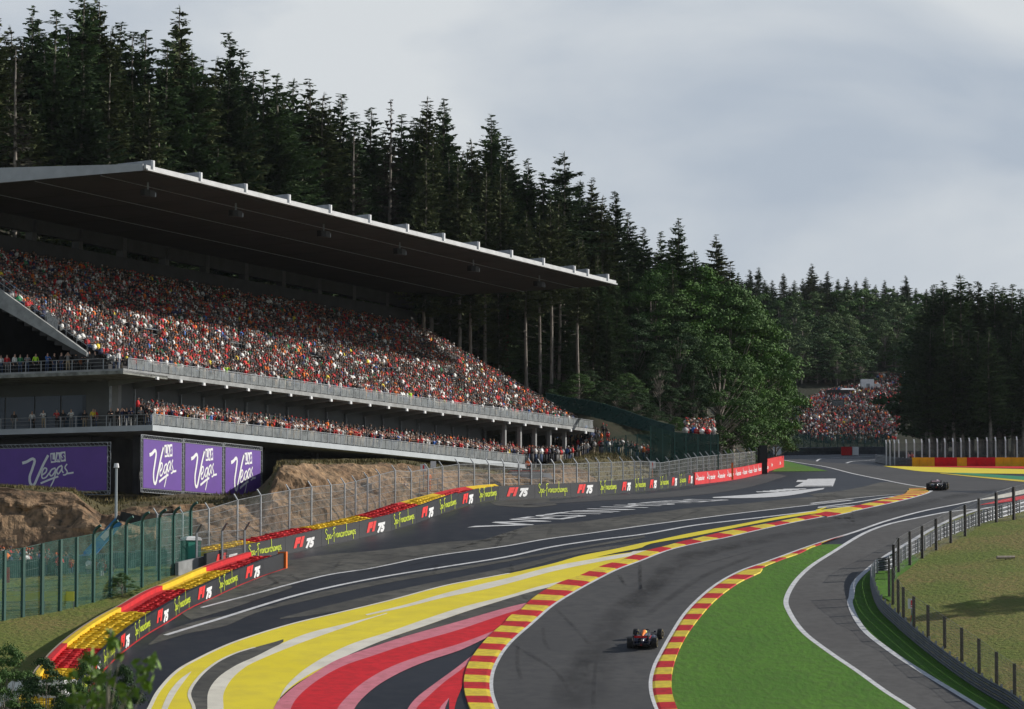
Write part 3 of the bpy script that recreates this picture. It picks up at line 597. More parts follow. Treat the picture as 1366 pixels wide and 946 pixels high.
# far barrier
fb=wempty('advertising_barrier',tuple(FB[len(FB)//2])); tag(fb,'long black padded barrier along the run-off below the grandstand, in front of the wire fence','barrier')
face_panels(fb,FB,5.35,1.4,lambda i:1.38 if i<8 else 1.25,blackV,dec_spa)
flf=normal_left(FB); cutF=[depth_of(744),depth_of(727),depth_of(711),depth_of(692),depth_of(680),depth_of(671)]
wF=lambda i: float(np.interp(px_of(FB[i][0],FB[i][1]),[560,690],[3.0,.5]))
imax=max(i for i in range(len(FB)) if px_of(FB[i][0],FB[i][1])<676)
imin=min(i for i in range(len(FB)) if px_of(FB[i][0],FB[i][1])>300)
for i0,i1,c in colour_runs(FB[:imax],cutF,0):
    mb=MB(); rings=[]
    if i1<=imin: continue
    for i in range(max(i0,imin),i1+1):
        p=Vector(FB[i]); n=Vector((*flf[i],0)); w=wF(i); rings.append([p+n*.3,p+n*w,p+n*w+Vector((0,0,1.42)),p+n*.3+Vector((0,0,1.12))])
    mb.loft(rings); mb.build('tyre_base',(yelV,redV)[c],fb)
sF=np.r_[0,np.cumsum(np.linalg.norm(np.diff(FB,axis=0),axis=1))]; cnt=0
for k in range(4):
    s=sF[imin]+.4
    while s<sF[imax]-1 and cnt<298:
        c=np.array([np.interp(s,sF,FB[:,j]) for j in range(3)]); n=np.array([np.interp(s,sF,flf[:,j]) for j in range(2)]); i=int(np.searchsorted(sF,s)); w=wF(min(i,len(FB)-1))
        if .62+k*.66<w-.2:
            obj('tyre',(tyreY,tyreR)[seg_colour(c[1],cutF,0)],fb,Vector((c[0]+n[0]*(.62+k*.66),c[1]+n[1]*(.62+k*.66),c[2]+1.12+.08*k+rnd.uniform(-.02,.05)))-Vector(fb['_w']),(rnd.uniform(-.08,.08),rnd.uniform(-.08,.08),0)); cnt+=1
        s+=.72
# red banner barrier
rbn=wempty('red_barrier',tuple(RB[len(RB)//2])); tag(rbn,'red banner covered barrier with white lettering at the far end of the run-off','barrier')
face_panels(rbn,RB,5.6,0,1.3,santR,lambda i:[(sant_me,.35,.45,1),(flame_me,-1.95,.45,1)])
cr=[gp(x,y) for x,y in ((1024,629.2),(1032,627),(1039,625.2),(1046,623.5))]
rb2=wempty('red_barrier',tuple(cr[0])); tag(rb2,'short last red banner barrier beside the grass corner','barrier')
face_panels(rb2,np.array(smooth_curve([tuple(p) for p in cr],40)),float(np.linalg.norm(np.array(cr[-1])-np.array(cr[0])))/2.02,0,1.55,santR,lambda i:[(sant_me,0,.5,.8)])
# low concrete wall behind the near barrier
cw=wempty('concrete_wall',tuple(gp(262,760))); tag(cw,'low pale concrete wall behind the end of the nearest tyre barrier','wall')
mb=MB(); P=[gp(x,y) for x,y in ((238,768),(285,757),(335,747))]
for a,b in zip(P[:-1],P[1:]):
    n=Vector((-(b-a).y,(b-a).x,0)).normalized()*.3; mb.hexa([a,b,b+n,a+n]+[p+Vector((0,0,1.0)) for p in (a,b,b+n,a+n)])
mb.build('wall_block',conc,cw)
# right hand barrier: bluish rail then red and yellow blocks
rbw=wempty('block_barrier',tuple(gp(1290,622))); tag(rbw,'low barrier of red and yellow blocks in front of the dark trees on the right','barrier')
cuts=[(1217,1247,yelV),(1247,1277,redV),(1277,1290,yelV),(1290,1328,redV),(1328,1350,yelV),(1350,1372,yelV),(1372,1400,redV)]
darkY=yelV
for x0,x1,m in cuts:
    nb=max(1,int(round((x1-x0)/11)))
    for j in range(nb):
        xa=x0+(x1-x0)*j/nb; xb=x0+(x1-x0)*(j+1)/nb-.25; mb=MB(); a=gp(xa,622.5); b=gp(xb,622.5); mb.hexa([a,b,b+Vector((0,1.2,0)),a+Vector((0,1.2,0))]+[p+Vector((0,0,1.25)) for p in (a,b,b+Vector((0,1.2,0)),a+Vector((0,1.2,0)))]); mb.build('barrier_block',m,rbw)
# ================================================================== guardrails
def guardrail(label,C,spacing,height=.95,beams=3,post=galv,face=1,group=None,lean=0):
    th=wempty('guardrail',tuple(C[len(C)//2])); tag(th,label,'guardrail',group); n=normal_left(C)*face
    bh=height/beams
    for b in range(beams):
        mb=MB(); v=[];f=[]; prof=[(0,.0),(.06,.10),(.0,.16),(.0,.20),(.06,.26),(0,.31)]; sc_=bh/.325
        for i,p in enumerate(C):
            for o_,z in prof: v.append((p[0]+n[i][0]*(-.02-o_),p[1]+n[i][1]*(-.02-o_),p[2]+b*bh+z*sc_))
        m_=len(prof)
        for i in range(len(C)-1):
            for j in range(m_-1): f.append((i*m_+j,i*m_+j+1,(i+1)*m_+j+1,(i+1)*m_+j))
        mb.add(v,f); mb.build('rail_beam',railM,th)
    P,u,_=resample(C,spacing); 
    pm=MB().box(-.06,.06,-.06,.06,-.2,height+.08).data('post',post)
    s=np.r_[0,np.cumsum(np.linalg.norm(np.diff(C,axis=0),axis=1))]
    for i,p in enumerate(P):
        nn=np.array([np.interp(u[i],s,n[:,k]) for k in range(2)]); obj('post',pm,th,Vector((p[0]+nn[0]*.12,p[1]+nn[1]*.12,p[2]))-Vector(th['_w']),(0,0,math.atan2(nn[1],nn[0])))
    return th
RL=RLW.copy(); guardrail('long triple steel guardrail curving round the grass bank on the right, beside the service road',RL[::2],2.0,1.05,3,galv,-1)
far1=world_curve([(1030,607.5),(1070,607),(1120,606),(1150,605.5),(1182,606)],2.); guardrail('distant grey steel guardrail at the end of the track below the crowd',far1,4,1.2,3)
far2=world_curve([(1168,617),(1185,620),(1200,621.5),(1218,622.5)],1.5); guardrail('dark short guardrail leading into the red and yellow blocks',far2,3,1.15,3)
for x0,x1,m,l in ((1137,1145,whtM,'white padded block on the distant guardrail'),(1122,1136,redV,'red padded block on the distant guardrail'),(1031,1042,whtM,'white board at the left end of the distant guardrail')):
    a=gp(x0,607.5);b=gp(x1,607.5); mb=MB(); mb.box(a.x,b.x,a.y-.6,a.y-.1,a.z,a.z+1.35); o=mb.build('padded_block',m); o.location=(0,0,0); tag(o,l,'barrier block')
# ================================================================== fences
def lathe_post(hgt,w=.07,tip=0,tipd=.5,m=galv,name='post'):
    mb=MB(); mb.box(-w,w,-w,w,-.3,hgt-tip)
    if tip: 
        mb.hexa([(-w,-w,hgt-tip),(w,-w,hgt-tip),(w,w,hgt-tip),(-w,w,hgt-tip),(-w+tipd,-w,hgt),(w*.4+tipd,-w,hgt),(w*.4+tipd,w,hgt),(-w+tipd,w,hgt)])
    return mb.data(name,m)
def fence(name,label,posts,net,postm,cat='fence',wires=6,wire_r=.012,pw=.07,tip=0,tipd=.5,group=None,wirem=galv,netlow=0):
    """posts: list of (x,y,z0,height)"""
    th=wempty(name,posts[len(posts)//2][:3]); tag(th,label,cat,group); B=Vector(th['_w'])
    P=[Vector(p[:3]) for p in posts]; Hh=[p[3] for p in posts]
    for i,(p,hg) in enumerate(zip(P,Hh)):
        q=P[min(i+1,len(P)-1)]-P[max(i-1,0)]; n=Vector((q.y,-q.x,0)).normalized()
        o=obj('post',lathe_post(hg,pw,tip,tipd,postm),th,p-B,(0,0,math.atan2(n.y,n.x)))
    for i in range(len(P)-1):
        a,b=P[i],P[i+1]; ha,hb=Hh[i]-tip,Hh[i+1]-tip
        if net:
            mb=MB(); mb.add([a+Vector((0,0,netlow)),b+Vector((0,0,netlow)),b+Vector((0,0,hb)),a+Vector((0,0,ha))],[(0,1,2,3)]); mb.build('net_panel',net,th)
    if wires:
        mb=MB()
        for k in range(wires):
            t=(k+1)/wires
            for i in range(len(P)-1):
                a=P[i]+Vector((0,0,(Hh[i]-tip)*t)); b=P[i+1]+Vector((0,0,(Hh[i+1]-tip)*t)); mb.tube(a,b,wire_r*(2. if k==wires-1 else 1),n=4,cap=False)
        o=mb.build('wires',wirem,th); o['kind']='stuff'
    return th
def ytop(x,T): return float(np.interp(x,[a for a,b in T],[b for a,b in T]))
# debris fence behind the far barrier
TOP=E_((110,345),(250,335),(385,297),(522,252),(660,238),(790,208),(1045,185),(1285,118))+F_((90,128),(215,108),(345,86),(600,84),(840,88),(1340,72))+G_((300,85),(495,55),(860,22))
posts=[]
AB=np.vstack([FB,RB[1:]]); nAB=normal_left(AB); sAB=np.r_[0,np.cumsum(np.linalg.norm(np.diff(AB,axis=0),axis=1))]; pxs=np.array([px_of(p[0],p[1]) for p in AB])
want=[263]+[298,332,367,400,433,465,489,509,526,543,560,575,591]+list(np.arange(607.5,860,15.5))+list(np.arange(864,927,12.5))+list(np.arange(930,1020,8))
for x in want:
    i=int(np.argmin(abs(pxs-x))); off=float(np.interp(x,[300,560,690,1020],[3.6,3.5,.8,.7])); X,Y=AB[i][0]+nAB[i][0]*off,AB[i][1]+nAB[i][1]*off
    if x>928: X-=.0
    z=float(g(Y)); px=px_of(X,Y); zt=at(px,ytop(px,TOP),Y).z; posts.append((X,Y,z,max(2.,zt-z)))
posts.sort(key=lambda p:px_of(p[0],p[1]))
fence('debris_fence','tall grey wire debris fence with slim posts behind the black barrier, below the grandstand',posts,netW,galv,wires=7,wire_r=.016,pw=.055,tip=.5,tipd=-.35)
fr=wempty('mesh_screen',tuple(posts[-1][:3])); tag(fr,'dark mesh screen closing the end of the wire debris fence','fence')
e=Vector(posts[-1][:3]); mb=MB(); mb.box(e.x,e.x+.9,e.y-3,e.y+.4,e.z-.5,e.z+3.2); mb.build('screen',netGd if False else mat('dark_screen',(.02,.024,.024),.8),fr)
# second small fence behind the wall with curved tips
p2=[]
for x,yt in ((262,700),(296,698),(326,697)):
    b=gp(x,762-(x-262)*.1); p2.append((b.x,b.y,b.z,at(x,yt,b.y).z-b.z))
fence('wire_fence','short grey wire fence with bent post tips beside the portable toilet',p2,netW,galv,wires=6,tip=.6,tipd=.7)
# green fence on the left
gb=A_((-160,520),(20,480),(120,462),(220,448),(315,430),(400,408),(490,385),(580,358),(660,335),(745,306),(835,270),(910,240),(1000,208))
gt=A_((-160,150),(20,112),(120,98),(220,75),(315,55),(400,42),(490,25),(580,0))+E_((0,400),(60,396),(145,380),(215,358))
ps=[]
for (x,y) in gb:
    b=gp(x,y); yt=ytop(x,gt); ps.append((b.x,b.y,b.z,at(x,yt,b.y).z-b.z))
pp=[]
for i in range(len(ps)-1): pp.append(ps[i]); 
pp.append(ps[-1])
gfe=fence('green_fence','tall green netted fence with curved posts on the grass left of the tyre barrier',pp,netG,postG,wires=9,wire_r=.012,pw=.11,tip=.0,wirem=postG)
for p in pp[-7:]:
    mb=MB(); B=Vector(gfe['_w']); b=Vector(p[:3])+Vector((0,0,p[3]-.1)); q=b
    for k in range(5):
        a2=math.radians(14*(k+1)); r=q+Vector((.17*math.sin(a2),-.05,.2*math.cos(a2))); mb.tube(q,r,.12,.11,n=5); q=r
    mb.build('curved_tip',postG,gfe)
# fence round the bank on the right
nearp=D_((655,362),(675,402),(703,447),(730,482),(785,522),(860,577),(947,632),(1037,702),(1128,767),(1220,827),(1315,892),(1410,958),(1510,1030))
neart=D_((655,152),(675,200),(703,263),(730,303),(785,352),(860,398),(947,457),(1037,516),(1128,573),(1220,643),(1315,705),(1410,768),(1510,835))
farp=H_((1390,505),(1287,528),(1195,540),(1103,562),(1030,615),(955,650),(878,690),(805,730),(740,770),(680,805),(655,842))
fart=H_((1390,325),(1287,352),(1195,380),(1103,412),(1037,445),(967,478),(883,518),(813,555),(747,585),(678,620),(645,655))
def fposts(P_,T_):
    o=[]
    for (x,y),(xt,yt) in zip(P_,T_):
        b=gph(x,y,200,420); o.append((b.x,b.y,b.z-.02,max(1.8,at(x,yt,b.y).z-b.z)))
    return o
fence('bank_fence','grey brown post and wire fence running down the grass bank to the bottom right',fposts(nearp,neart),netmat('bank_wire',(.17,.17,.15),.13),postB,wires=11,wire_r=.004,pw=.09)
fence('bank_fence','dark timber post fence on top of the grass bank beside the far guardrail',fposts(farp,fart),netmat('bank_wire2',(.15,.15,.15),.10),postD,wires=9,wire_r=.004,pw=.10)
# far right fence with bent white posts
xs_=[1185,1190,1196]+[1026+v/3.941 for v in (693,733,775,815,855,897,937,980,1022,1067,1110,1160,1205,1257,1318,1380,1450)]
ps=[]
for x in xs_:
    b=gp(x,621.5); b=Vector((b.x,b.y+2.5,float(g(b.y+2.5)))); ps.append((b.x,b.y,b.z,float(np.interp(x,[1185,1366],[3.6,4.1]))))
fence('debris_fence','wire fence with pale bent posts behind the red and yellow blocks on the right',ps,netmat('far_wire',(.10,.11,.11),.34),whtM,wires=0,pw=.085,tip=.55,tipd=-.5)
# distant fence under the crowd
ps=[]
for x in np.arange(1018,1190,9.):
    b=gp(x,604.8); ps.append((b.x,b.y,b.z,2.6 if x<1062 else 3.2))
fence('green_fence','distant green netted fence in front of the hillside crowd',ps,netmat('far_green',(.02,.11,.085),.72),postG,wires=0,pw=.06)
# green fence right of the stand
ps=[]
for x,yb,yt in ((868,603,566),(884,603,570),(900,603,574),(915,603,575),(931,603,577),(948,602.5,577),(958,602,577)):
    Y=392; p=at(x,yb,Y); ps.append((p.x,Y,hh(p.x,Y)-.2,max(2,at(x,yt,Y).z-hh(p.x,Y))))
fence('green_fence','dark green screened fence on the bank right of the grandstand',ps,netGd,postG,wires=0,pw=.07)
ps=[]
for x,yt in ((806,582),(820,580),(835,578),(850,577),(868,577)):
    Y=398; p=at(x,600,Y); ps.append((p.x,Y,hh(p.x,Y)-.2,max(1.5,at(x,yt,Y).z-hh(p.x,Y))))
fence('green_fence','see-through green fence with spectators behind it at the end of the grandstand',ps,netG,postG,wires=0,pw=.06)
nh=wempty('net_screen',(12,420,28)); tag(nh,'long green net screen climbing the slope behind the end of the grandstand','net')
ul=[(728,524,540),(755,530,548),(785,534,555),(810,540,562),(835,548,568),(858,556,574),(880,563,578),(900,568,582)]
for (x0,a0,b0),(x1,a1,b1) in zip(ul[:-1],ul[1:]):
    Y0=424-(x0-728)*.10; Y1=424-(x1-728)*.10; mb=MB(); p=[at(x0,b0,Y0-2.5),at(x1,b1,Y1-2.5),at(x1,a1,Y1),at(x0,a0,Y0)]; q=[v+Vector((0,.15,.05)) for v in p]
    mb.add(p+q,[(0,1,2,3),(7,6,5,4),(0,4,5,1),(3,2,6,7)]); mb.build('net_panel',netGd,nh)
# ================================================================== rock face below the stand
FBr=FB[[px_of(p[0],p[1])>338 for p in FB]]; y_=FBr[0][1]-1.0
RC=np.vstack([[(-64,y_-1,g(y_)),(-45,y_-.6,g(y_)),(FBr[0][0]-3,y_-.2,g(y_))],FBr[::2],RB[1::2]]); rc,_,_=resample(RC,.45); rc=rc[[px_of(p[0],p[1])<862 for p in rc]]; rn=normal_left(rc)
nv=34; v=[];f=[]
for i,p in enumerate(rc):
    px=px_of(p[0],p[1])
    for j in range(nv):
        t=j/(nv-1); d=4.4+5.2*t**1.3; X=p[0]+rn[i][0]*d; Y=p[1]+rn[i][1]*d; zt=(870-float(np.interp(px_of(X,Y),CRX,CRY)))/F*Y+noise.noise(Vector((px*.03,2,0)))*.5+.25; z0=float(g(Y)); tt=t**.75
        q=Vector((X*.16,Y*.16,t*1.1)); vd=noise.voronoi(Vector((i*.19+t*2.2,t*4.5,1.5)))[0]; vd2=noise.voronoi(Vector((i*.073+t,t*1.6,4.5)))[0]
        a=noise.noise(q)*1.5+noise.noise(q*2.7+Vector((5,1,2)))*.7+noise.noise(q*9)*.35+(vd[1]-vd[0])*.9+(vd2[1]-vd2[0])*1.5-.6
        amp=math.sin(math.pi*min(1,t*1.05))**.6 if t<.95 else .3
        z=z0+(zt-z0)*tt+noise.noise(q*3+Vector((0,9,0)))*.45*amp-(.3 if j==0 else 0)
        X2,Y2=X-rn[i][0]*a*amp*.8,Y-rn[i][1]*a*amp*.8; v.append((X2,Y2,min(z,(870-float(np.interp(px_of(X2,Y2),CRX,CRY)))/F*Y2-.35+noise.noise(Vector((i*.21,j*.3,3)))*.4)))
for i in range(len(rc)-1):
    for j in range(nv-1): b=i*nv+j; f.append((b,b+1,b+nv+1,b+nv))
tag(obj('rock_face',meshdata('rock_face',v,f,rockM)),kind='structure')
# ================================================================== grandstand
def SP(t,s,z): return Vector((-34.67+.407*t-.913*s,320+.913*t+.407*s,z))
zU=lambda t:25.07+.0064*t; zL=lambda t:20.24+.0052*t
RZ=math.atan2(.913,.407); NF=Vector((.913,-.407,0)); UF=Vector((.407,.913,0))
st=wempty('grandstand',tuple(SP(0,0,20))); tag(st,'large grandstand with a cantilever roof, packed seating and two open terraces','grandstand'); SB=Vector(st['_w'])
def sbox(name,t0,t1,s0,s1,za,zb,m,parent=st,mb=None,build=True):
    fa=za if callable(za) else (lambda t:za); fb_=zb if callable(zb) else (lambda t:zb); M=mb or MB()
    M.hexa([SP(t0,s0,fa(t0)),SP(t1,s0,fa(t1)),SP(t1,s1,fa(t1)),SP(t0,s1,fa(t0)),SP(t0,s0,fb_(t0)),SP(t1,s0,fb_(t1)),SP(t1,s1,fb_(t1)),SP(t0,s1,fb_(t0))])
    return M.build(name,m,parent) if build else M
# roof
mb=MB(); T1=110.1; mb.hexa([SP(0,-2,42.95),SP(T1,-2,42.95),SP(T1,27,42.45),SP(0,27,42.25),SP(0,-2,43.42),SP(T1,-2,43.42),SP(T1,27,44.3),SP(0,27,44.3)]); mb.build('roof',concD if False else mat('roof_metal',(.30,.31,.33),.6,var=.3,scale=.5),st)
fasM=mat('fascia_grey_white',(.56,.57,.58),.5,var=.2,scale=.8)
sbox('roof_fascia',-.1,T1+.1,-2.22,-2.03,43.08,43.40,fasM); sbox('gutter',-.1,T1+.1,-2.40,-2.25,42.90,43.05,fasM)
mb=MB(); mb.hexa([SP(-.14,-1.9,42.9),SP(-.04,-1.9,42.9),SP(-.04,27,42.3),SP(-.14,27,42.3),SP(-.14,-1.9,43.5),SP(-.04,-1.9,43.5),SP(-.04,27,44.4),SP(-.14,27,44.4)]); mb.build('end_fascia',mat('grey_cladding',(.42,.44,.47),.5,var=.15,scale=1),st)
ts=[1.0]+[9.8+8.77*k for k in range(11)]+[101.5,107.5]
for t in ts:
    sbox('roof_post',t-.13,t+.13,-2.4,-2.2,42.95,43.9,whtM); 
    mb=MB(); mb.hexa([SP(t-.12,-2.2,43.5),SP(t+.12,-2.2,43.5),SP(t+.12,2.2,43.5),SP(t-.12,2.2,43.5),SP(t-.12,-2.2,43.95),SP(t+.12,-2.2,43.95),SP(t+.12,1.2,43.8),SP(t-.12,1.2,43.8)]); mb.build('roof_fin',galv,st)
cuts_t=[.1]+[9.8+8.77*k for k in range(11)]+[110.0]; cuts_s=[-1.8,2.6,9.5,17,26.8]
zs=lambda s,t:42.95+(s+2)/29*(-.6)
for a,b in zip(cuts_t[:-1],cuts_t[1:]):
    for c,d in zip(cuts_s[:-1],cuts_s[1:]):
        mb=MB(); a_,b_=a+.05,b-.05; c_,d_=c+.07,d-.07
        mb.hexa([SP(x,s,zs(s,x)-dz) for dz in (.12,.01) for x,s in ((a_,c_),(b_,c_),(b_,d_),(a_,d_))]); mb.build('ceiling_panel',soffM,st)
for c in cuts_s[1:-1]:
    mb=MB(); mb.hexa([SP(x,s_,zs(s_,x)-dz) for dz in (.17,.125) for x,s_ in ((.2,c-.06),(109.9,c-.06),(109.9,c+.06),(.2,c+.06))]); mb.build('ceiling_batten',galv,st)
# seating
intD=mat('shade_toned_interior',(.045,.045,.047),.9,var=.3,scale=.6)  # dark concrete toned down further; the shade under the roof is put into this colour
TIERS=26; rise=.46; going=.8
tier_z=lambda k:25.75+rise*k; tier_s=lambda k:1.9+going*k
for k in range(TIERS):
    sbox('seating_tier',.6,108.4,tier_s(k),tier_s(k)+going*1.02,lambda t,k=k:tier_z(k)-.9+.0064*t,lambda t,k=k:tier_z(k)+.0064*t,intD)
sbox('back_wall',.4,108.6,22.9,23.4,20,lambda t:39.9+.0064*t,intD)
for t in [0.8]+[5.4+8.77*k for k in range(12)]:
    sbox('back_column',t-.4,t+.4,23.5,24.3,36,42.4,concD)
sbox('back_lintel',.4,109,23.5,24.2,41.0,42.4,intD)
# slabs and cantilever brackets
sbox('upper_slab',0,108.8,0,24,lambda t:zU(t)-.2,lambda t:zU(t)+.16,conc)
sbox('upper_end_slab',-.02,8,.0,30,lambda t:zU(t)-.33,lambda t:zU(t)-.02,concD if False else mat('weathered_concrete',(.30,.31,.28),.9,var=.6,scale=1.2,bump=.2))
sbox('lower_slab',5.36,90,0,24,lambda t:zL(t)-.28,lambda t:zL(t)+.22,mat('pale_steel_edge',(.48,.52,.55),.5,var=.15,scale=.6))
sbox('lower_end_slab',5.3,9,-.02,34,lambda t:zL(t)-.30,lambda t:zL(t)+.2,MATS['pale_steel_edge'])
brm=concD
for k in range(24):
    t=6.04+4.35*k; mb=MB(); z=zU(t)-.2
    mb.hexa([SP(t-.13,.1,z-.22),SP(t+.13,.1,z-.22),SP(t+.13,5,z-.75),SP(t-.13,5,z-.75),SP(t-.13,.1,z),SP(t+.13,.1,z),SP(t+.13,5,z),SP(t-.13,5,z)]); mb.build('bracket',mat('bracket_grey',(.2,.21,.21),.7,var=.2,scale=1),st)
    sbox('bracket_cap',t-.2,t+.2,-.12,.06,z-.28,z-.02,whtM)
    sbox('wall_post',t-.06,t+.06,4.75,4.95,zL(t),zU(t)-.2,galv)
# lower storey wall with windows
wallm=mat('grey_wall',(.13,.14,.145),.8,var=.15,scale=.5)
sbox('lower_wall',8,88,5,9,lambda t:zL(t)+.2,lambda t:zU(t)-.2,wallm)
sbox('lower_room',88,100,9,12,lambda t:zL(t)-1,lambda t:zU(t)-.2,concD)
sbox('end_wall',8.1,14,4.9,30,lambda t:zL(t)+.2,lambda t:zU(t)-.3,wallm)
for k in range(18):
    t=6.04+4.35*k
    if t<9: continue
    for a,b in ((.35,2.0),(2.1,3.75)):
        w=sbox('window',t+a,t+b,4.9,4.99,lambda q:zL(q)+.5,lambda q:zL(q)+3.0,glassM)
for a,b in ((8.6,11.2),(11.35,14.),(14.15,17.2),(17.35,21),(21.2,25.5)):
    sbox('window',8.0,8.09,a,b,lambda q:zL(q)+.35,lambda q:zL(q)+3.35,mat('blue_glass',(.02,.045,.075),.12,spec=.35))
sbox('corner_column',7.5,8.1,4.9,5.7,lambda t:zL(t)+.2,lambda t:zU(t)-.3,mat('pale_column',(.28,.285,.285),.7,var=.1,scale=1))
sbox('corner_return',7.7,8.08,5.75,8.3,lambda t:zL(t)+.2,lambda t:zU(t)-.3,wallm)
for t in (86.2,90.4,94.6,98.8,103.2):
    sbox('terrace_column',t-.18,t+.18,1.2,1.6,lambda q:zL(q)-1.5,lambda q:zU(q)-.4,MATS['pale_column'])
# underbuilding
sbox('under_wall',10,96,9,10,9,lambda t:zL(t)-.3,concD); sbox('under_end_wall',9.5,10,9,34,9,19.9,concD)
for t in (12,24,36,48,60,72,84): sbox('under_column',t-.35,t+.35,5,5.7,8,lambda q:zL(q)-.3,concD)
# railings: panels, posts and handrail
def railing(path,zf,pitch,hgt=1.0):
    pass
rpost=MB().box(-.035,.035,-.035,.035,0,1.0).data('railing_post',galv)
def rail_run(p0,p1,pitch,panel=True,post=True):
    n=max(1,int(round((p1-p0).length/pitch))); ang=math.atan2((p1-p0).y,(p1-p0).x)
    for i in range(n):
        a=p0+(p1-p0)*(i/n); b=p0+(p1-p0)*((i+1)/n); d=(b-a).normalized()*.04
        if panel:
            mb=MB(); o=Vector((0,0,.08)); u=Vector((0,0,.92)); mb.add([a+d+o,b-d+o,b-d+u,a+d+u],[(0,1,2,3)]); mb.build('railing_panel',panM,st)
        if i%2==0: obj('railing_post',rpost,st,a-SB,(0,0,ang))
    mb=MB()
    for z_ in ((1.0,) if panel else (1.0,.68,.36)): mb.tube(p0+Vector((0,0,z_)),p1+Vector((0,0,z_)),.035 if z_==1. else .018,n=5)
    mb.build('handrail',galv,st)
rail_run(SP(1,.08,zU(1)+.16),SP(108.6,.08,zU(108)+.16),1.45)
rail_run(SP(5.4,.08,zL(5)+.22),SP(90,.08,zL(90)+.22),1.45)
rail_run(SP(.1,.5,zU(0)+.1),SP(.1,28,zU(0)+.1),.8,False); rail_run(SP(5.5,.1,zL(5)+.2),SP(5.5,33,zL(5)+.2),.8,False)
# side parapet of the seating and stair rails
mb=MB(); a0,a1=3.9,13.5; zz=lambda s:27.0+(s-4.2)*.66
mb.hexa([SP(.15,a0,zz(a0)-.35),SP(.55,a0,zz(a0)-.35),SP(.55,a1,zz(a1)-1.75),SP(.15,a1,zz(a1)-1.75),SP(.15,a0,zz(a0)),SP(.55,a0,zz(a0)),SP(.55,a1,zz(a1)),SP(.15,a1,zz(a1))])
mb.build('side_parapet',conc,st)
mb=MB()
for k in range(9):
    s=4+k*1.1; mb.tube(SP(.4,s,zz(s)),SP(.4,s,zz(s)+1.1),.03,n=4)
for dz in (.55,1.1): mb.tube(SP(.4,4,zz(4)+dz),SP(.4,13.5,zz(13.5)+dz),.03,n=4)
mb.build('side_handrail',galv,st)
mb=MB(); s=7.6; mb.add([SP(.3,7.0,zz(7.0)+.1),SP(.3,8.2,zz(8.2)+.1),SP(.3,8.2,zz(8.2)+1.05),SP(.3,7.0,zz(7.0)+1.0)],[(0,1,2,3)]); mb.build('white_sign',mat('dull_white',(.5,.5,.5),.6,var=.5,scale=6),st)
AISLES=[16,33,50,67,84,99]
for t in AISLES:
    mb=MB()
    for dt in (-.75,.75):
        for k in (0,4): mb.tube(SP(t+dt,tier_s(k),tier_z(k)+.9),SP(t+dt,tier_s(k+4),tier_z(k+4)+.9),.035,n=4)
        for k in range(0,9,2): mb.tube(SP(t+dt,tier_s(k)+.1,tier_z(k)),SP(t+dt,tier_s(k)+.1,tier_z(k)+.9),.03,n=4)
    mb.build('stair_handrail',galv,st)
    mb=MB()
    for dz in (.45,.9): mb.tube(SP(t+3,tier_s(9),tier_z(9)+dz),SP(t+6,tier_s(9),tier_z(9)+dz),.035,n=4)
    for q in (3,4,5,6): mb.tube(SP(t+q,tier_s(9),tier_z(9)),SP(t+q,tier_s(9),tier_z(9)+.9),.03,n=4)
    mb.build('gangway_handrail',galv,st)
# end handrail at the far side
mb=MB()
for dz in (.5,1.0): mb.tube(SP(108.5,2,26.4+dz),SP(108.5,22,37.6+dz),.04,n=4)
for k in range(16): s=2+k*1.33; mb.tube(SP(108.5,s,26.4+(s-2)*.56),SP(108.5,s,27.4+(s-2)*.56),.03,n=4)
mb.build('end_handrail',galv,st)
# loudspeakers under the roof
spots=[(4.2,'first loudspeaker from the left under the grandstand roof edge'),(21,'second loudspeaker from the left under the grandstand roof edge'),(39.5,'third loudspeaker from the left under the grandstand roof edge'),(57,'fourth loudspeaker from the left under the grandstand roof edge'),(75.5,'fifth loudspeaker from the left under the grandstand roof edge'),(93.5,'last loudspeaker on the right under the grandstand roof')]
dk=mat('speaker_black',(.01,.01,.01),.6)
for t,l in spots:
    p=SP(t+2,1.2,41.7); th=empty('loudspeaker',p,RZ); tag(th,l,'loudspeaker','loudspeakers under the grandstand roof')
    mb=MB(); mb.loft([[(-.75,-.1,-.25),(-.45,-.5,-.3),(.45,-.5,-.3),(.75,-.1,-.25),(.5,.5,-.2),(-.5,.5,-.2)],[(-.75,-.1,.35),(-.45,-.5,.3),(.45,-.5,.3),(.75,-.1,.35),(.5,.5,.4),(-.5,.5,.4)]]); mb.build('cabinet',dk,th)
    MB().box(-.06,.06,-.06,.06,.36,1.25).build('hanger',galv,th); MB().box(.76,1.0,-.3,0,-.2,.2).build('small_horn',galv,th)
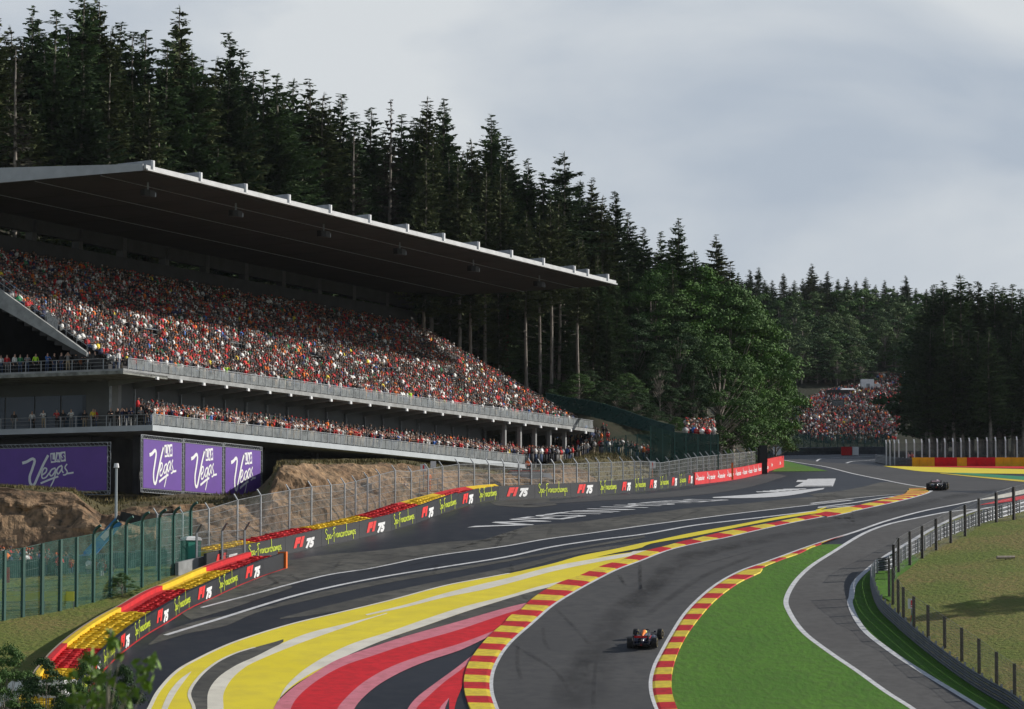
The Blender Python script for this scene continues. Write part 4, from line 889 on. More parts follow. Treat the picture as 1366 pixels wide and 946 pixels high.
# ================================================================== banners
vm=MB()
V0=[[(105,548),(140,540),(192,518),(207,530),(190,590),(168,655),(178,705),(200,712),(235,650),(280,560),(318,495)],[(264,642),(300,618),(306,594),(288,588),(268,625),(272,662),(298,658),(328,625)],[(378,590),(348,600),(330,632),(345,648),(372,618),(382,592),(368,670),(338,728)],[(432,572),(402,585),(388,615),(400,635),(428,598),(434,575),(432,612),(444,626)],[(472,562),(455,588),(474,620),(462,640),(440,642)],[(468,632),(498,630),(526,626)],[(258,700),(330,674),(402,652)]]
sc_=78.9; conv=lambda p:((p[0]-315)/sc_,(600-p[1])/sc_)
for q,w in zip(V0,(.27,.15,.15,.15,.14,.17,.19)): stroke(vm,[conv(p) for p in q],w,w1=w*.9)
veg_me=vm.data('vegas_script',logoW)
def las_blocks():
    mb=MB()
    for (x,y,a) in ((357,515,.10),(399,512,-.06),(440,508,.08)):
        cx,cy=conv((x,y)); hw,hh_=.25,.46
        mb.add([(cx+dx*math.cos(a)-dz*math.sin(a),.0,cy+dx*math.sin(a)+dz*math.cos(a)) for dx,dz in ((-hw,-hh_),(hw,-hh_),(hw,hh_),(-hw,hh_))],[(0,1,2,3)])
    return mb.data('las_blocks',logoW)
lasb=las_blocks(); lasm=[flat_text('las_letter',c,purp,.62,.34,.05) for c in 'LAS']
def banner(label,origin,dirv,width,height,sx=1,sz=1,group=None):
    """origin: lower left corner seen from the front"""
    th=empty('banner',origin,math.atan2(dirv.y,dirv.x)); tag(th,label,'banner',group)
    MB().box(0,width,0,.06,0,height).build('banner_sheet',purp,th)
    mb=MB()      # truss frame
    fr=.38
    for (x0,z0,x1,z1) in ((-fr,-fr,width+fr,-fr),(-fr,height+fr,width+fr,height+fr),(-fr,-fr,-fr,height+fr),(width+fr,-fr,width+fr,height+fr)):
        a=Vector((x0,.05,z0)); b=Vector((x1,.05,z1)); L_=(b-a).length; d=(b-a)/L_; inn=Vector((-d.z,0,d.x)); c=Vector((width/2,.05,height/2)); 
        if inn.dot(c-(a+b)/2)<0: inn=-inn
        mb.tube(a,b,.035,n=4); mb.tube(a+inn*.32,b+inn*.32,.035,n=4); n=int(L_/.45)
        for k in range(n):
            p=a+d*(L_*k/n); q=a+d*(L_*(k+.5)/n)+inn*.32; r=a+d*(L_*(k+1)/n); mb.tube(p,q,.02,n=3); mb.tube(q,r,.02,n=3)
    mb.build('truss_frame',galv,th)
    def put(me,x,z,y): 
        o=obj(me.name.split('.')[0],me,th,(x,y,z)); o.scale=(sx,1,sz); return o
    cx,cz=width/2,height*.5; put(veg_me,cx,cz-.0,-.02); put(lasb,cx,cz,-.03)
    for m_,(x,y) in zip(lasm,((357,515),(399,512),(440,508))): q=conv((x,y)); put(m_,cx+q[0]*sx,cz+(q[1]-.31)*sz,-.045)
    return th
for k,(x0,lab) in enumerate(((3.9,'purple banner with white script at the grandstand corner, leftmost of three in a row'),(11.6,'purple banner with white script, middle of the three in a row'),(19.3,'purple banner with white script beside the rocks, rightmost of three'))):
    p=SP(x0,.1,14.72+.004*x0); banner(lab,p,UF,7.0,4.4,.92,1.22,'purple banners in a row below the lower terrace')
p=SP(3.0,26,14.55); banner('large shaded purple banner with white script below the left terrace',p,Vector((.913,-.407,0)),20.6 if False else 22.6,3.95,1.02,.98)
for o in COL.objects:
    pass
b=[o for o in COL.objects if o.get('label','').startswith('large shaded')][0]
for ch in b.children:
    if ch.name.startswith(('vegas','las')): ch.location.x+=22.6-6.15-11.3
# ================================================================== trees
def tri_mesh(name,V,mats,mi=None):
    """V: (n,3,3) triangles"""
    n=len(V); me=bpy.data.meshes.new(name); me.vertices.add(n*3); me.vertices.foreach_set('co',V.reshape(-1).astype(np.float32))
    me.loops.add(n*3); me.loops.foreach_set('vertex_index',np.arange(n*3,dtype=np.int32)); me.polygons.add(n); me.polygons.foreach_set('loop_start',np.arange(0,n*3,3,dtype=np.int32)); me.polygons.foreach_set('loop_total',np.full(n,3,dtype=np.int32))
    for m in (mats if isinstance(mats,list) else [mats]): me.materials.append(m)
    if mi is not None: me.polygons.foreach_set('material_index',mi)
    me.update(calc_edges=True); return me
def conifer(seed,t0=.3,rad=.14,dens=1.,droop=.35,needle=None,irregular=.35,topgap=1.):
    """unit-height spruce: trunk mesh and crown mesh (height 1)"""
    r=np.random.default_rng(seed); H=30.
    tr=MB(); rings=[]
    for k in range(9):
        z=k/8*H*.985; rr=.30*(1-k/8)**.8+.03; bend=.12*math.sin(k*.7+seed)
        rings.append([(bend+rr*math.cos(a),.1*math.cos(k+seed)+rr*math.sin(a),z) for a in np.linspace(0,2*math.pi,8)[:-1]])
    tr.loft(rings)
    # bare dead branch stubs on the lower stem
    for k in range(22):
        z=r.uniform(.08,t0+.12)*H; a=r.uniform(0,6.28); l=r.uniform(.5,2.2); tr.tube((0,0,z),(l*math.cos(a),l*math.sin(a),z-r.uniform(-.1,.5)),.035,.012,n=3,cap=False)
    tris=[]; z=t0*H
    side=r.uniform(.75,1.2,12)
    while z<H*.993:
        t=(z/H-t0)/(1-t0); L_=rad*H*((1-t)**.80)*min(1,.45+t*3.2)*1.32*r.uniform(1-irregular,1+irregular*.5)+.07
        nb=int((8.5 if t<.8 else 5.5)*dens+r.uniform(0,2))
        for b in range(nb):
            a=r.uniform(0,2*math.pi); l=L_*side[int(a/6.29*12)]*r.uniform(.62,1.12); up=.25-.75*(1-t) ; base=np.array([0,0,z+r.uniform(-.25,.25)])
            dirn=np.array([math.cos(a),math.sin(a),0]); perp=np.array([-math.sin(a),math.cos(a),0])
            ns=max(3,int(l*5.2))
            for s in range(ns):
                u=(s+r.uniform(.2,1))/ns; p=base+dirn*(l*u)+np.array([0,0,l*(up*u*droop*1.7+.12*u*u)]); w=(.52*(1-u)+.18)*(.55+.45*min(1,l/2.5))*(.45+.55*min(1,(1-t)*5))
                for sg in (-1,1):
                    q=p+perp*sg*w*r.uniform(.5,1.15)+dirn*r.uniform(.0,.45)-np.array([0,0,r.uniform(.05,.45)*w*1.3]); q2=p+dirn*r.uniform(.28,.6)*(.4+.6*min(1,(1-t)*5))-np.array([0,0,r.uniform(0,.16)])
                    tris.append((p-dirn*.12,q,q2))
                if t<.93 and r.random()<.55: tris.append((p-dirn*.14,p+dirn*.30,p+dirn*.05+perp*r.uniform(-.2,.2)-np.array([0,0,r.uniform(.25,.62)*(.5+w)])))
        z+=r.uniform(.32,.52)*(1.1-.35*t)*topgap
    for s in range(6): tris.append((np.array([0,0,H*.97+s*.05]),np.array([r.uniform(-.15,.15),r.uniform(-.15,.15),H*1.0]),np.array([r.uniform(-.1,.1),.05,H*.975])))
    V=np.array(tris); return tr.data('trunk',barkM if seed%5 else barkR,smooth=True),tri_mesh('crown',V,needle or ndl[seed%3])
CON=[conifer(1,.30,.135,1.0),conifer(2,.22,.155,1.1,needle=ndl[0]),conifer(3,.38,.12,.95,needle=ndl[1]),conifer(4,.26,.145,1.05,needle=ndl[0]),conifer(6,.34,.11,.9,needle=ndl[2]),conifer(7,.18,.17,1.15,needle=ndl[1]),
     conifer(8,.42,.115,.85,needle=ndl[0]),conifer(9,.50,.105,.8,needle=ndl[2])]
CON_BARE=conifer(11,.12,.075,.55,droop=.1,needle=ndl[3],topgap=1.5)
CON_OPEN=conifer(12,.55,.15,.75,needle=ndl[0],topgap=1.35)
CON_RED=conifer(5,.55,.12,.9,needle=ndl[0])
def broadleaf(seed,m,nclump=70,leaves=110,asp=1.,lsz=.36,low=.12):
    """unit: height 20"""
    r=np.random.default_rng(seed); H=20.; W_=H*.36*asp; tr=MB()
    rings=[[(rr*math.cos(a),rr*math.sin(a),z) for a in np.linspace(0,6.283,8)[:-1]] for z,rr in ((0,.42),(2,.33),(6,.26),(11,.16),(16,.06))]; tr.loft(rings)
    cl=[]
    for k in range(nclump):
        t=r.uniform(low,1.)**.85; z=H*t; prof=W_*math.sin(math.pi*min(1,(.12+.88*t))**.9)**.55*(1.05 if t<.5 else 1.-.55*(t-.5)) if t<.985 else .4
        a=r.uniform(0,6.283); q=r.uniform(.25,1)**.5; c=np.array([math.cos(a)*prof*q,math.sin(a)*prof*q,z]); cl.append((c,r.uniform(1.0,2.1)*(.8 if t>.85 else 1)))
        if k%2==0: tr.tube((0,0,max(1.5,z*.55)),tuple(c*.9),.10,.03,n=4,cap=False)
    T=[]
    for c,R_ in cl:
        n=int(leaves*R_/1.5); d=r.normal(size=(n,3)); d/=np.linalg.norm(d,axis=1)[:,None]; d[:,2]=np.abs(d[:,2])*1.0-.35*r.random(n); rad=R_*(r.uniform(.35,1.08,n)[:,None]); p=c+d*rad*np.array([1,1,.72])
        nrm=d+r.normal(size=(n,3))*.55; nrm[:,2]+=.35; nrm/=np.linalg.norm(nrm,axis=1)[:,None]; u=np.cross(nrm,r.normal(size=(n,3))); u/=np.linalg.norm(u,axis=1)[:,None]; w=np.cross(nrm,u); s=(lsz*r.uniform(.55,1.25,n))[:,None]
        T.append(np.stack([p-u*s*.5,p+w*s*.62,p+u*s*.5],1)); T.append(np.stack([p-u*s*.5,p+u*s*.5,p-w*s*.55],1))
    return tr.data('trunk',barkM,smooth=True),tri_mesh('crown',np.concatenate(T),m)
BL=[broadleaf(21,lvs[0],110,230,1.0,.25),broadleaf(22,lvs[1],100,230,1.1,.25),broadleaf(23,lvs[2],90,220,.95,.26),broadleaf(24,lvs[3],70,200,.8,.26),broadleaf(25,lvs[1],60,200,.7,.26)]
BLfar=[broadleaf(31,lvs[1],60,60,1.0,.55),broadleaf(32,lvs[3],55,60,.8,.55),broadleaf(33,lvs[2],60,60,1.,.55)]
def put_tree(kind,data,X,Y,H,Hu,label,group,rz=None,wide=1.):
    z=hh(X,Y)-.3; s=H/Hu; th=empty(kind,(X,Y,z),rnd.uniform(0,6.28) if rz is None else rz); th.scale=(s*wide,s*wide,s); tag(th,label,'tree',group)
    obj('trunk',data[0],th); obj('crown',data[1],th); return th
def tree_at(px,ty,Y,data,kind,label,group,Hu=30.,wide=1.,shrink=1.):
    a,b=ray(px,ty); X=a*Y; z=hh(X,Y); H=(b*Y-z)
    if H<3: return None
    return put_tree(kind,data,X,Y,H*shrink,Hu,label,group,wide=wide)
TOPS=[(-25,40),(-6,20),(14,28),(28,45),(45,3),(60,40),(74,8),(92,30),(112,-22),(131,-8),(150,30),(162,24),(178,38),(194,36),(222,48),(240,2),(256,60),(270,78),(290,70),(305,38),(322,62),(338,92),(352,88),(370,94),(392,100),(412,102),(432,118),(455,120),(472,146),(495,140),(536,148),(552,152),(570,124),(592,127),(628,180),(655,148),(676,178),(704,208),(724,226),(752,197),(774,236),(790,234),(804,256),(820,251),(838,280),(858,300),(882,305),(905,287),(926,330),(955,310),(974,345)]
lab_of={}
def depth_front(px): return float(np.interp(px,[-200,-40,200,400,530,620,700,800,900,980],[350,362,390,420,446,442,438,442,452,470]))
ORD=['zero','first','second','third','fourth','fifth','sixth','seventh','eighth','ninth','tenth','eleventh','twelfth','thirteenth','fourteenth','fifteenth','sixteenth','seventeenth','eighteenth','nineteenth']
TEN={20:'twent',30:'thirt',40:'fort',50:'fift',60:'sixt'}
def ordw(n):
    if n<20: return ORD[n]
    t,u=n//10*10,n%10; return TEN[t]+('ieth' if u==0 else 'y-'+ORD[u])
words=['dark spruce','green spruce','olive spruce','broad spruce','slim spruce','ragged spruce']
landmarks={112:'tallest dark spruce on the skyline above the left part of the roof',240:'slim spruce with a long pointed tip above the grandstand roof corner',305:'spruce standing clear on the skyline just right of the roof corner',45:'tall spruce touching the top edge at the far left',752:'open crowned spruce with a tall bare trunk right of the grandstand roof tip',655:'broad full spruce on the skyline above the right half of the roof',592:'twin peaked dark spruce left of the broad full spruce',570:'dark spruce with a narrow top left of the twin peaked one',905:'tall spruce above the bright broadleaf trees',955:'last tall spruce before the skyline drops to the far forest',455:'spruce on the skyline above the middle of the roof',412:'rounded spruce top above the middle of the roof'}
GS='spruces on the hill behind the grandstand'
for i,(x,y) in enumerate(TOPS):
    d=CON[(i*5+2)%8 if x not in (752,) else 0]; w=rnd.uniform(.95,1.2)
    if x==752: d=CON_OPEN; w=1.15
    if x in (655,112,592): d=CON[5]; w=1.05
    if x in (240,570): d=CON[4]; w=1.0
    tree_at(x,y,depth_front(x)+rnd.uniform(2,14)+(0 if x!=752 else -8),d,'spruce_tree',landmarks.get(x,ordw(i+1)+' tall spruce from the left along the skyline behind the grandstand'),GS,wide=w)
for x,y,l in ((521,128,'bare grey dead spruce with thin twigs on the skyline above the roof'),(472,172,'small dead spruce beside the bare grey one'),(22,55,'thin bare spruce stem among the leftmost trees')):
    tree_at(x,y,depth_front(x)-4,CON_BARE,'spruce_tree',l,None,wide=1.)
skx=[p[0] for p in TOPS]; sky_=[p[1] for p in TOPS]
n=0
for layer,(dy,dep,cnt) in enumerate((((26,60),14,46),((55,120),2,52),((10,40),34,40),((150,210),-3,34))):
    for i in range(cnt):
        x=-30+(1010)*(i+rnd.uniform(.1,.9))/cnt; base=float(np.interp(x,skx,sky_)); y=base+rnd.uniform(*dy)
        if layer==3 and x<560: continue
        if x>900 and layer!=2: continue
        d=CON[rnd.randrange(8)]; 
        tree_at(x,y,depth_front(x)+dep+rnd.uniform(-4,8),d,'spruce_tree','dark spruce packed among the others on the hill behind the grandstand',GS,wide=rnd.uniform(.85,1.4))
# bare trunks seen right of the stand
for ti,(x,l) in enumerate(((567,None),(577,None),(612,None),(628,None),(668,'thick grey trunk seen beyond the top seats of the grandstand'),(676,'reddish brown pine trunk beside the thick grey one'),(702,None),(735,None),(746,None),(771,None),(797,None),(720,None),(648,None))):
    Y=432+rnd.uniform(-6,6)+(x-620)*.03; d=CON_RED if x==676 else CON[7]; yb=float(np.interp(x,skx,sky_))+rnd.uniform(40,90)
    tree_at(x,yb,Y,d,'spruce_tree',l or ordw(ti+1)+' listed bare trunk' if False else 'bare trunked spruce %s, in the %s group of stems'%('over the grandstand seats' if x<700 else 'right of the grandstand',('leftmost','left','middle','right')[min(3,int((x-560)/62))]),GS,wide=.9)
# outside the frame on the left, so the hill does not end at the edge
for i in range(10):
    x=-60-25*i; tree_at(x,rnd.uniform(0,40),depth_front(0)+rnd.uniform(0,20),CON[i%8],'spruce_tree','spruce beyond the left edge','%s'%GS,wide=1.1)
# broadleaf trees in the middle
for x,y,Y,k,w,l in ((868,362,452,1,1.0,'mid green leafy tree left of the bright ones'),(893,352,458,0,1.05,'bright green leafy tree rising to the spruce tops'),(935,358,462,0,1.1,'largest bright green leafy tree in the middle of the view'),(975,380,460,1,1.05,'rounded green leafy tree right of the largest bright one'),(1000,402,462,0,.85,'bright leafy tree on the right shoulder of the middle clump'),(1020,446,470,1,.72,'lower leafy tree beside the gap above the crowd'),
    (905,430,447,2,1.0,'dark leafy tree in front of the bright clump, nearer the green fence'),(960,450,448,1,1.,'leafy tree low in the middle clump'),(996,474,452,0,.7,'sunlit low leafy tree at the right foot of the clump'),(850,420,446,2,1.05,'dark leafy tree at the left end of the clump'),(1034,482,480,2,.6,'dark leafy tree at the edge of the track opening'),(880,470,440,2,.9,'dark bushy tree low at the left of the clump'),(830,450,446,2,.9,'dark leafy tree behind the net screen'),(925,480,444,2,.8,'small dark leafy tree behind the green fence')):
    tree_at(x,y,Y,BL[k],'leafy_tree',l,None,Hu=20.,wide=w)
for i in range(26):
    x=722+i*7.2; yb=float(np.interp(x,[728,785,835,900],[526,536,550,570])); Y=427+rnd.uniform(0,14); a_=ray(x,500)[0]; z_=hh(a_*Y,Y); put_tree('bush',BL[(2,1,2)[i%3]],a_*Y,Y,rnd.uniform(2.2,4.6),20.,'bush in the undergrowth beyond the green net screen','undergrowth beyond the net screen',wide=1.5)
# far forest above the crowd
FT=[(985,362),(1000,358),(1012,354),(1030,372),(1045,362),(1060,372),(1071,370),(1083,350),(1095,372),(1104,360),(1118,370),(1130,368),(1142,372),(1155,368),(1168,378),(1180,372),(1192,380),(1208,366),(1222,382),(1236,384),(1250,380),(1262,384)]
for i,(x,y) in enumerate(FT):
    tree_at(x,y,905+rnd.uniform(0,50),CON[i%8],'spruce_tree',ordw(i+1)+' spruce from the left on the far skyline above the hillside crowd','spruces on the far hill',wide=1.25)
for i in range(46):
    x=970+300*(i+rnd.random())/46; tree_at(x,float(np.interp(x,[p[0] for p in FT],[p[1] for p in FT]))+rnd.uniform(8,32),880+rnd.uniform(-10,40),CON[rnd.randrange(8)],'spruce_tree','far spruce packed above the hillside crowd','spruces on the far hill',wide=1.5)
for layer,(y0,y1,Y,cnt) in enumerate(((385,405,872,26),(405,432,858,26),(430,458,846,24),(450,482,838,22))):
    for i in range(cnt):
        x=1010+(232 if layer else 250)*(i+rnd.random())/cnt
        if layer==3 and x>1195: continue
        tree_at(x,rnd.uniform(y0,y1),Y+rnd.uniform(-6,6),BLfar[rnd.choice((0,1,1,2) if x>1060 else (0,2))],'leafy_tree','far leafy tree on the hillside above the crowd','leafy trees on the far hillside',Hu=20.,wide=rnd.uniform(.9,1.3))
for i in range(34):
    x=1085+135*(i+rnd.random())/34; tree_at(x,rnd.uniform(468,492)-(x-1085)*.05,rnd.uniform(846,866),BLfar[rnd.choice((0,1,2))],'leafy_tree','low leafy tree right behind the hillside crowd','leafy trees on the far hillside',Hu=20.,wide=rnd.uniform(1.3,1.7))
for Yr in (797,806,816,828,842):
    for i in range(24):
        x=1052+180*(i+rnd.random())/24
        if Yr<822 and 1150<x<1212: continue
        z_=hh(ray(x,500)[0]*Yr,Yr); yg=870-z_/Yr*F; tree_at(x,yg-rnd.uniform(34,62),Yr+rnd.uniform(-3,3),BLfar[rnd.choice((0,1,1,2))],'leafy_tree','leafy tree at the upper edge of the hillside crowd','leafy trees on the far hillside',Hu=20.,wide=rnd.uniform(1.2,1.7))
for i in range(14):   # left side of the opening, beside the far track
    x=1006+i*2.9; tree_at(x,rnd.uniform(480,530),690+rnd.uniform(0,60),BLfar[2],'leafy_tree','dark leafy tree left of the hillside crowd','leafy trees on the far hillside',Hu=20.,wide=1.2)
# right wood
RT=[(1236,388),(1246,376),(1258,372),(1270,382),(1280,362),(1292,374),(1304,372),(1316,384),(1327,374),(1338,378),(1350,376),(1362,382),(1376,374),(1392,380),(1410,376)]
for i,(x,y) in enumerate(RT):
    tree_at(x,y,572+rnd.uniform(0,14),CON[(0,1,3,5,2)[i%5]],'spruce_tree',ordw(i+1)+' treetop from the left along the dark wood on the right','spruces in the dark wood on the right',wide=1.3)
for lay,(dy,Y) in enumerate(((10,590),(18,606),(45,566),(25,625))):
    for i in range(17):
        x=1232+200*(i+rnd.random())/17; tree_at(x,372+dy+rnd.uniform(0,25),Y+rnd.uniform(-4,6),CON[(1,3,5,0)[i%4]],'spruce_tree','dark spruce inside the wood on the right','spruces in the dark wood on the right',wide=1.45)
for x,y in ((1240,450),(1238,425),(1246,480),(1250,540),(1262,520)):
    tree_at(x,y,600+rnd.uniform(-10,10),BLfar[2],'leafy_tree','dark leafy tree at the left edge of the right wood','leafy trees edging the right wood',Hu=20.,wide=1.)
# nearer trees outside the right edge that shade the grass bank
for X,Y,H in ((46.5,257.5,8.5),(51,262,9)):
    put_tree('leafy_tree',BL[2],X,Y,H,20.,'leafy tree just outside the right edge shading the bank','trees beyond the right edge')
# leafy trees at the lower left
for px,ty,Y,k,w,l in ((10,856,196,1,1.0,'dark leafy treetop in the bottom left corner'),(62,874,192,2,1.1,'leafy treetop hiding the foot of the tyre barrier'),(118,868,188,1,.8,'leafy treetop just left of the thin sapling'),(165,884,186,2,.8,'leafy treetop in front of the black tarmac'),(-25,866,190,1,1.,'leafy treetop cut by the left edge')):
    t=tree_at(px,ty,Y,BL[k],'leafy_tree',l,None,Hu=20.,wide=w*.75)
# thin sapling close to the camera
sg=rng; X0=-(683-146)/F*46; zb=hh(X0,46); th=empty('sapling',(X0,46,zb)); tag(th,'thin out of focus sapling with pale stem at the bottom left','sapling')
mb=MB(); pz=[(0,0,0),(.02,0,1.5),(-.01,0,3.),(.0,0,4.2),(.03,0,4.9)]; pts=[Vector(p) for p in pz]; Hs=at(146,838,46).z-zb; pts=[Vector((p.x,p.y,p.z/4.9*Hs)) for p in pts]
for a,b,r in zip(pts[:-1],pts[1:],(.045,.036,.028,.018)): mb.tube(a,b,r,r*.8,n=6)
T=[]
for (px,py,r_,n_) in ((190,893,.15,26),(204,886,.09,12),(196,912,.09,14),(120,880,.12,22),(128,905,.15,30),(150,860,.10,18),(147,848,.07,10),(170,925,.12,22),(105,930,.14,24),(132,935,.15,28),(92,905,.08,10),(160,875,.05,6)):
    c=np.array(at(px,py,46))-np.array((X0,46,zb)); mb.tube(pts[3]-Vector((0,0,.45)) if py<900 else pts[2]+Vector((0,0,.5)),Vector(c),.008,.004,n=3)
    for q in range(n_):
        p=c+rng.normal(size=3)*r_*np.array([.55,.6,.5]); u=rng.normal(size=3); u/=np.linalg.norm(u); w=np.cross(u,rng.normal(size=3)); w/=np.linalg.norm(w); s=rng.uniform(.05,.10); T.append((p-u*s,p+w*s*.5,p+u*s)); T.append((p-u*s,p+u*s,p-w*s*.5))
mb.build('stem',mat('pale_bark',(.30,.27,.22),.9),th,loc=(0,0,0)); obj('leaves',tri_mesh('leaves',np.array(T),mat('sapling_leaf',(.17,.30,.03),.6,var=.4,scale=6)),th)
# bushes by the track
for px,py,H,k,l in ((1003,592,2.6,1,'round bush at the end of the grey wire fence'),(163,796,2.,1,'small dark shrub at the foot of the green fence')):
    b=at(px,py+6,436) if px>900 else gp(px,py); put_tree('bush',BL[k],b.x,b.y,H,20.,l,None,wide=1.5)
# rough grass tufts on the bank and the left slope
def tufts(name,regions,n,m,hmin,hmax):
    T=[]
    for (x0,x1,y0,y1,fn),share in regions:
        k=int(n*share); X=rng.uniform(x0,x1,k*3); Y=rng.uniform(y0,y1,k*3); ok=fn(X,Y); X=X[ok][:k]; Y=Y[ok][:k]; Zg=h(X,Y); 
        for j in range(3):
            a=rng.uniform(0,6.28,len(X)); s=rng.uniform(.03,.09,len(X)); hg=rng.uniform(hmin,hmax,len(X)); ox=rng.normal(0,.10,len(X)); oy=rng.normal(0,.10,len(X)); ln=rng.normal(0,.12,(len(X),2))
            p=np.stack([X+ox,Y+oy,Zg-.05],1); T.append(np.stack([p-np.stack([np.cos(a)*s,np.sin(a)*s,0*a],1),p+np.stack([np.cos(a)*s,np.sin(a)*s,0*a],1),p+np.stack([ln[:,0],ln[:,1],hg+.05],1)],1))
    return tag(obj(name,tri_mesh(name,np.concatenate(T),m)),kind='stuff')
bankf=lambda X,Y:(sdist(X,Y,LINE3)>1.2)
two_scale('grass_blades',(.12,.10,.04),(.19,.14,.06),(.08,.085,.03),.09,1.6)
def leftf(X,Y):
    o=np.argsort(NB[:,1]); return X<np.interp(Y,NB[o,1],NB[o,0])-3.8

tufts('cliff_grass',[((-70,30,286,400,lambda X,Y:(sdist(X,Y,LINE1)>5)&(sdist(X,Y,LINE2)<-3)),1.)],12000,MATS['grass_blades'],.1,.4)
# ================================================================== people
skinM=mat('skin',(.55,.33,.24),.6); hairM=mat('hair_brown',(.06,.035,.02),.8); shoeM=mat('shoe',(.03,.03,.03),.7)
SH={'red':(.55,.02,.025),'orange':(.80,.19,.02),'white':(.75,.75,.73),'black':(.02,.02,.022),'navy':(.02,.03,.09),'grey':(.25,.25,.26),'green':(.03,.22,.09),'blue':(.04,.16,.5),'yellow':(.75,.6,.05),'pink':(.7,.3,.35),'lime':(.45,.8,.03)}
TRC={'blue jeans':(.05,.08,.16),'black trousers':(.015,.015,.018),'grey shorts':(.2,.2,.2),'beige trousers':(.4,.32,.22)}
shM={k:mat('cloth_'+k,v,.85) for k,v in SH.items()}; trM={k:mat('cloth_'+k.replace(' ','_'),v,.85) for k,v in TRC.items()}
capM={k:mat('cap_'+k,SH[k],.7) for k in ('red','orange','white','black')}
def body(pose):
    """one continuous skinned body, facing -Y, about 1.75 m"""
    sit=-.42 if pose=='sit' else 0
    J={'pelvis':((0,0,.93+sit),.135),'waist':((0,-.01,1.08+sit),.125),'chest':((0,0,1.30+sit),.155),'neck':((0,.01,1.47+sit),.062),'chin':((0,-.02,1.545+sit),.075),'head':((0,-.015,1.64+sit),.098),'top':((0,.0,1.73+sit),.06),'nose':((0,-.125,1.62+sit),.018)}
    E=[('pelvis','waist'),('waist','chest'),('chest','neck'),('neck','chin'),('chin','head'),('head','top'),('head','nose')]
    for sg,n in ((-1,'l'),(1,'r')):
        if pose=='sit': leg=[('hip',(.10*sg,-.02,.50),.10),('knee',(.13*sg,-.46,.50),.07),('ankle',(.12*sg,-.48,.09),.045),('toe',(.13*sg,-.64,.04),.04)]
        elif pose=='lean': leg=[('hip',(.10*sg,.03,.88),.10),('knee',(.11*sg,.05,.50),.068),('ankle',(.11*sg,.12,.09),.045),('toe',(.12*sg,-.04,.04),.04)]
        else: leg=[('hip',(.10*sg,0,.88),.10),('knee',(.12*sg,-.01,.50),.068),('ankle',(.12*sg,.04,.09),.045),('toe',(.14*sg,-.12,.04),.04)]
        if pose=='lean': arm=[('sh',(.19*sg,-.02,1.42),.06),('el',(.27*sg,-.22,1.18),.045),('wr',(.13*sg,-.46,1.17),.032),('hand',(.07*sg,-.54,1.16),.032)]
        elif pose=='point' and sg>0: arm=[('sh',(.19,0,1.42),.06),('el',(.33,-.22,1.45),.045),('wr',(.36,-.47,1.52),.032),('hand',(.37,-.57,1.54),.030)]
        elif pose=='photo': arm=[('sh',(.19*sg,0,1.42),.06),('el',(.30*sg,-.16,1.24),.045),('wr',(.12*sg,-.30,1.50),.032),('hand',(.06*sg,-.33,1.57),.032)]
        elif pose=='sit': arm=[('sh',(.19*sg,0,1.00),.06),('el',(.27*sg,-.10,.74),.045),('wr',(.15*sg,-.34,.62),.032),('hand',(.10*sg,-.42,.60),.032)]
        else: arm=[('sh',(.19*sg,0,1.42),.06),('el',(.26*sg,.03,1.14),.045),('wr',(.27*sg,-.06,.90),.032),('hand',(.27*sg,-.09,.81),.034)]
        pr='pelvis'
        for nm,c,r in leg: J[n+nm]=(c,r); E.append((pr,n+nm)); pr=n+nm
        pr='chest'
        for nm,c,r in arm: J[n+nm]=(c,r); E.append((pr,n+nm)); pr=n+nm
    ks=list(J); me=bpy.data.meshes.new('b'); me.from_pydata([J[k][0] for k in ks],[(ks.index(a),ks.index(b)) for a,b in E],[]); o=bpy.data.objects.new('b',me); COL.objects.link(o)
    md=o.modifiers.new('skin','SKIN'); md.use_smooth_shade=True
    for i,k in enumerate(ks): 
        r=J[k][1]; me.skin_vertices[0].data[i].radius=(r*(1.25 if k in('chest','waist','pelvis') else 1),r*(.85 if k in('chest','waist') else 1)); 
    me.skin_vertices[0].data[0].use_root=True
    sb=o.modifiers.new('s','SUBSURF'); sb.levels=1
    dg=bpy.context.evaluated_depsgraph_get(); m=bpy.data.meshes.new_from_object(o.evaluated_get(dg)); bpy.data.objects.remove(o); m.name='person'
    m.materials.clear()
    for q in (skinM,shM['red'],trM['blue jeans'],hairM,shoeM): m.materials.append(q)
    P={k:np.array(J[k][0]) for k in ks}; hips=.93+sit
    for p in m.polygons:
        c=np.array(p.center); d={k:np.linalg.norm(c-P[k]) for k in ks}; k=min(d,key=d.get)
        if k in('top',) or (k=='head' and (c[1]>.03 or c[2]>1.70+sit)): i=3
        elif k in('head','nose','chin','neck'): i=0
        elif k.endswith('hand') or k.endswith('wr'): i=0
        elif k.endswith('toe') or (k.endswith('ankle') and c[2]<.12): i=4
        elif k.endswith(('hip','knee','ankle')) or (k=='pelvis' and c[2]<hips+.03): i=2
        else: i=1
        p.material_index=i; p.use_smooth=True
    return m
POSE={k:body(k) for k in ('stand','lean','point','photo','sit')}
PT={'stand':'standing','lean':'leaning forward','point':'pointing with one arm','photo':'holding a phone up','sit':'sitting'}
used_labels={}
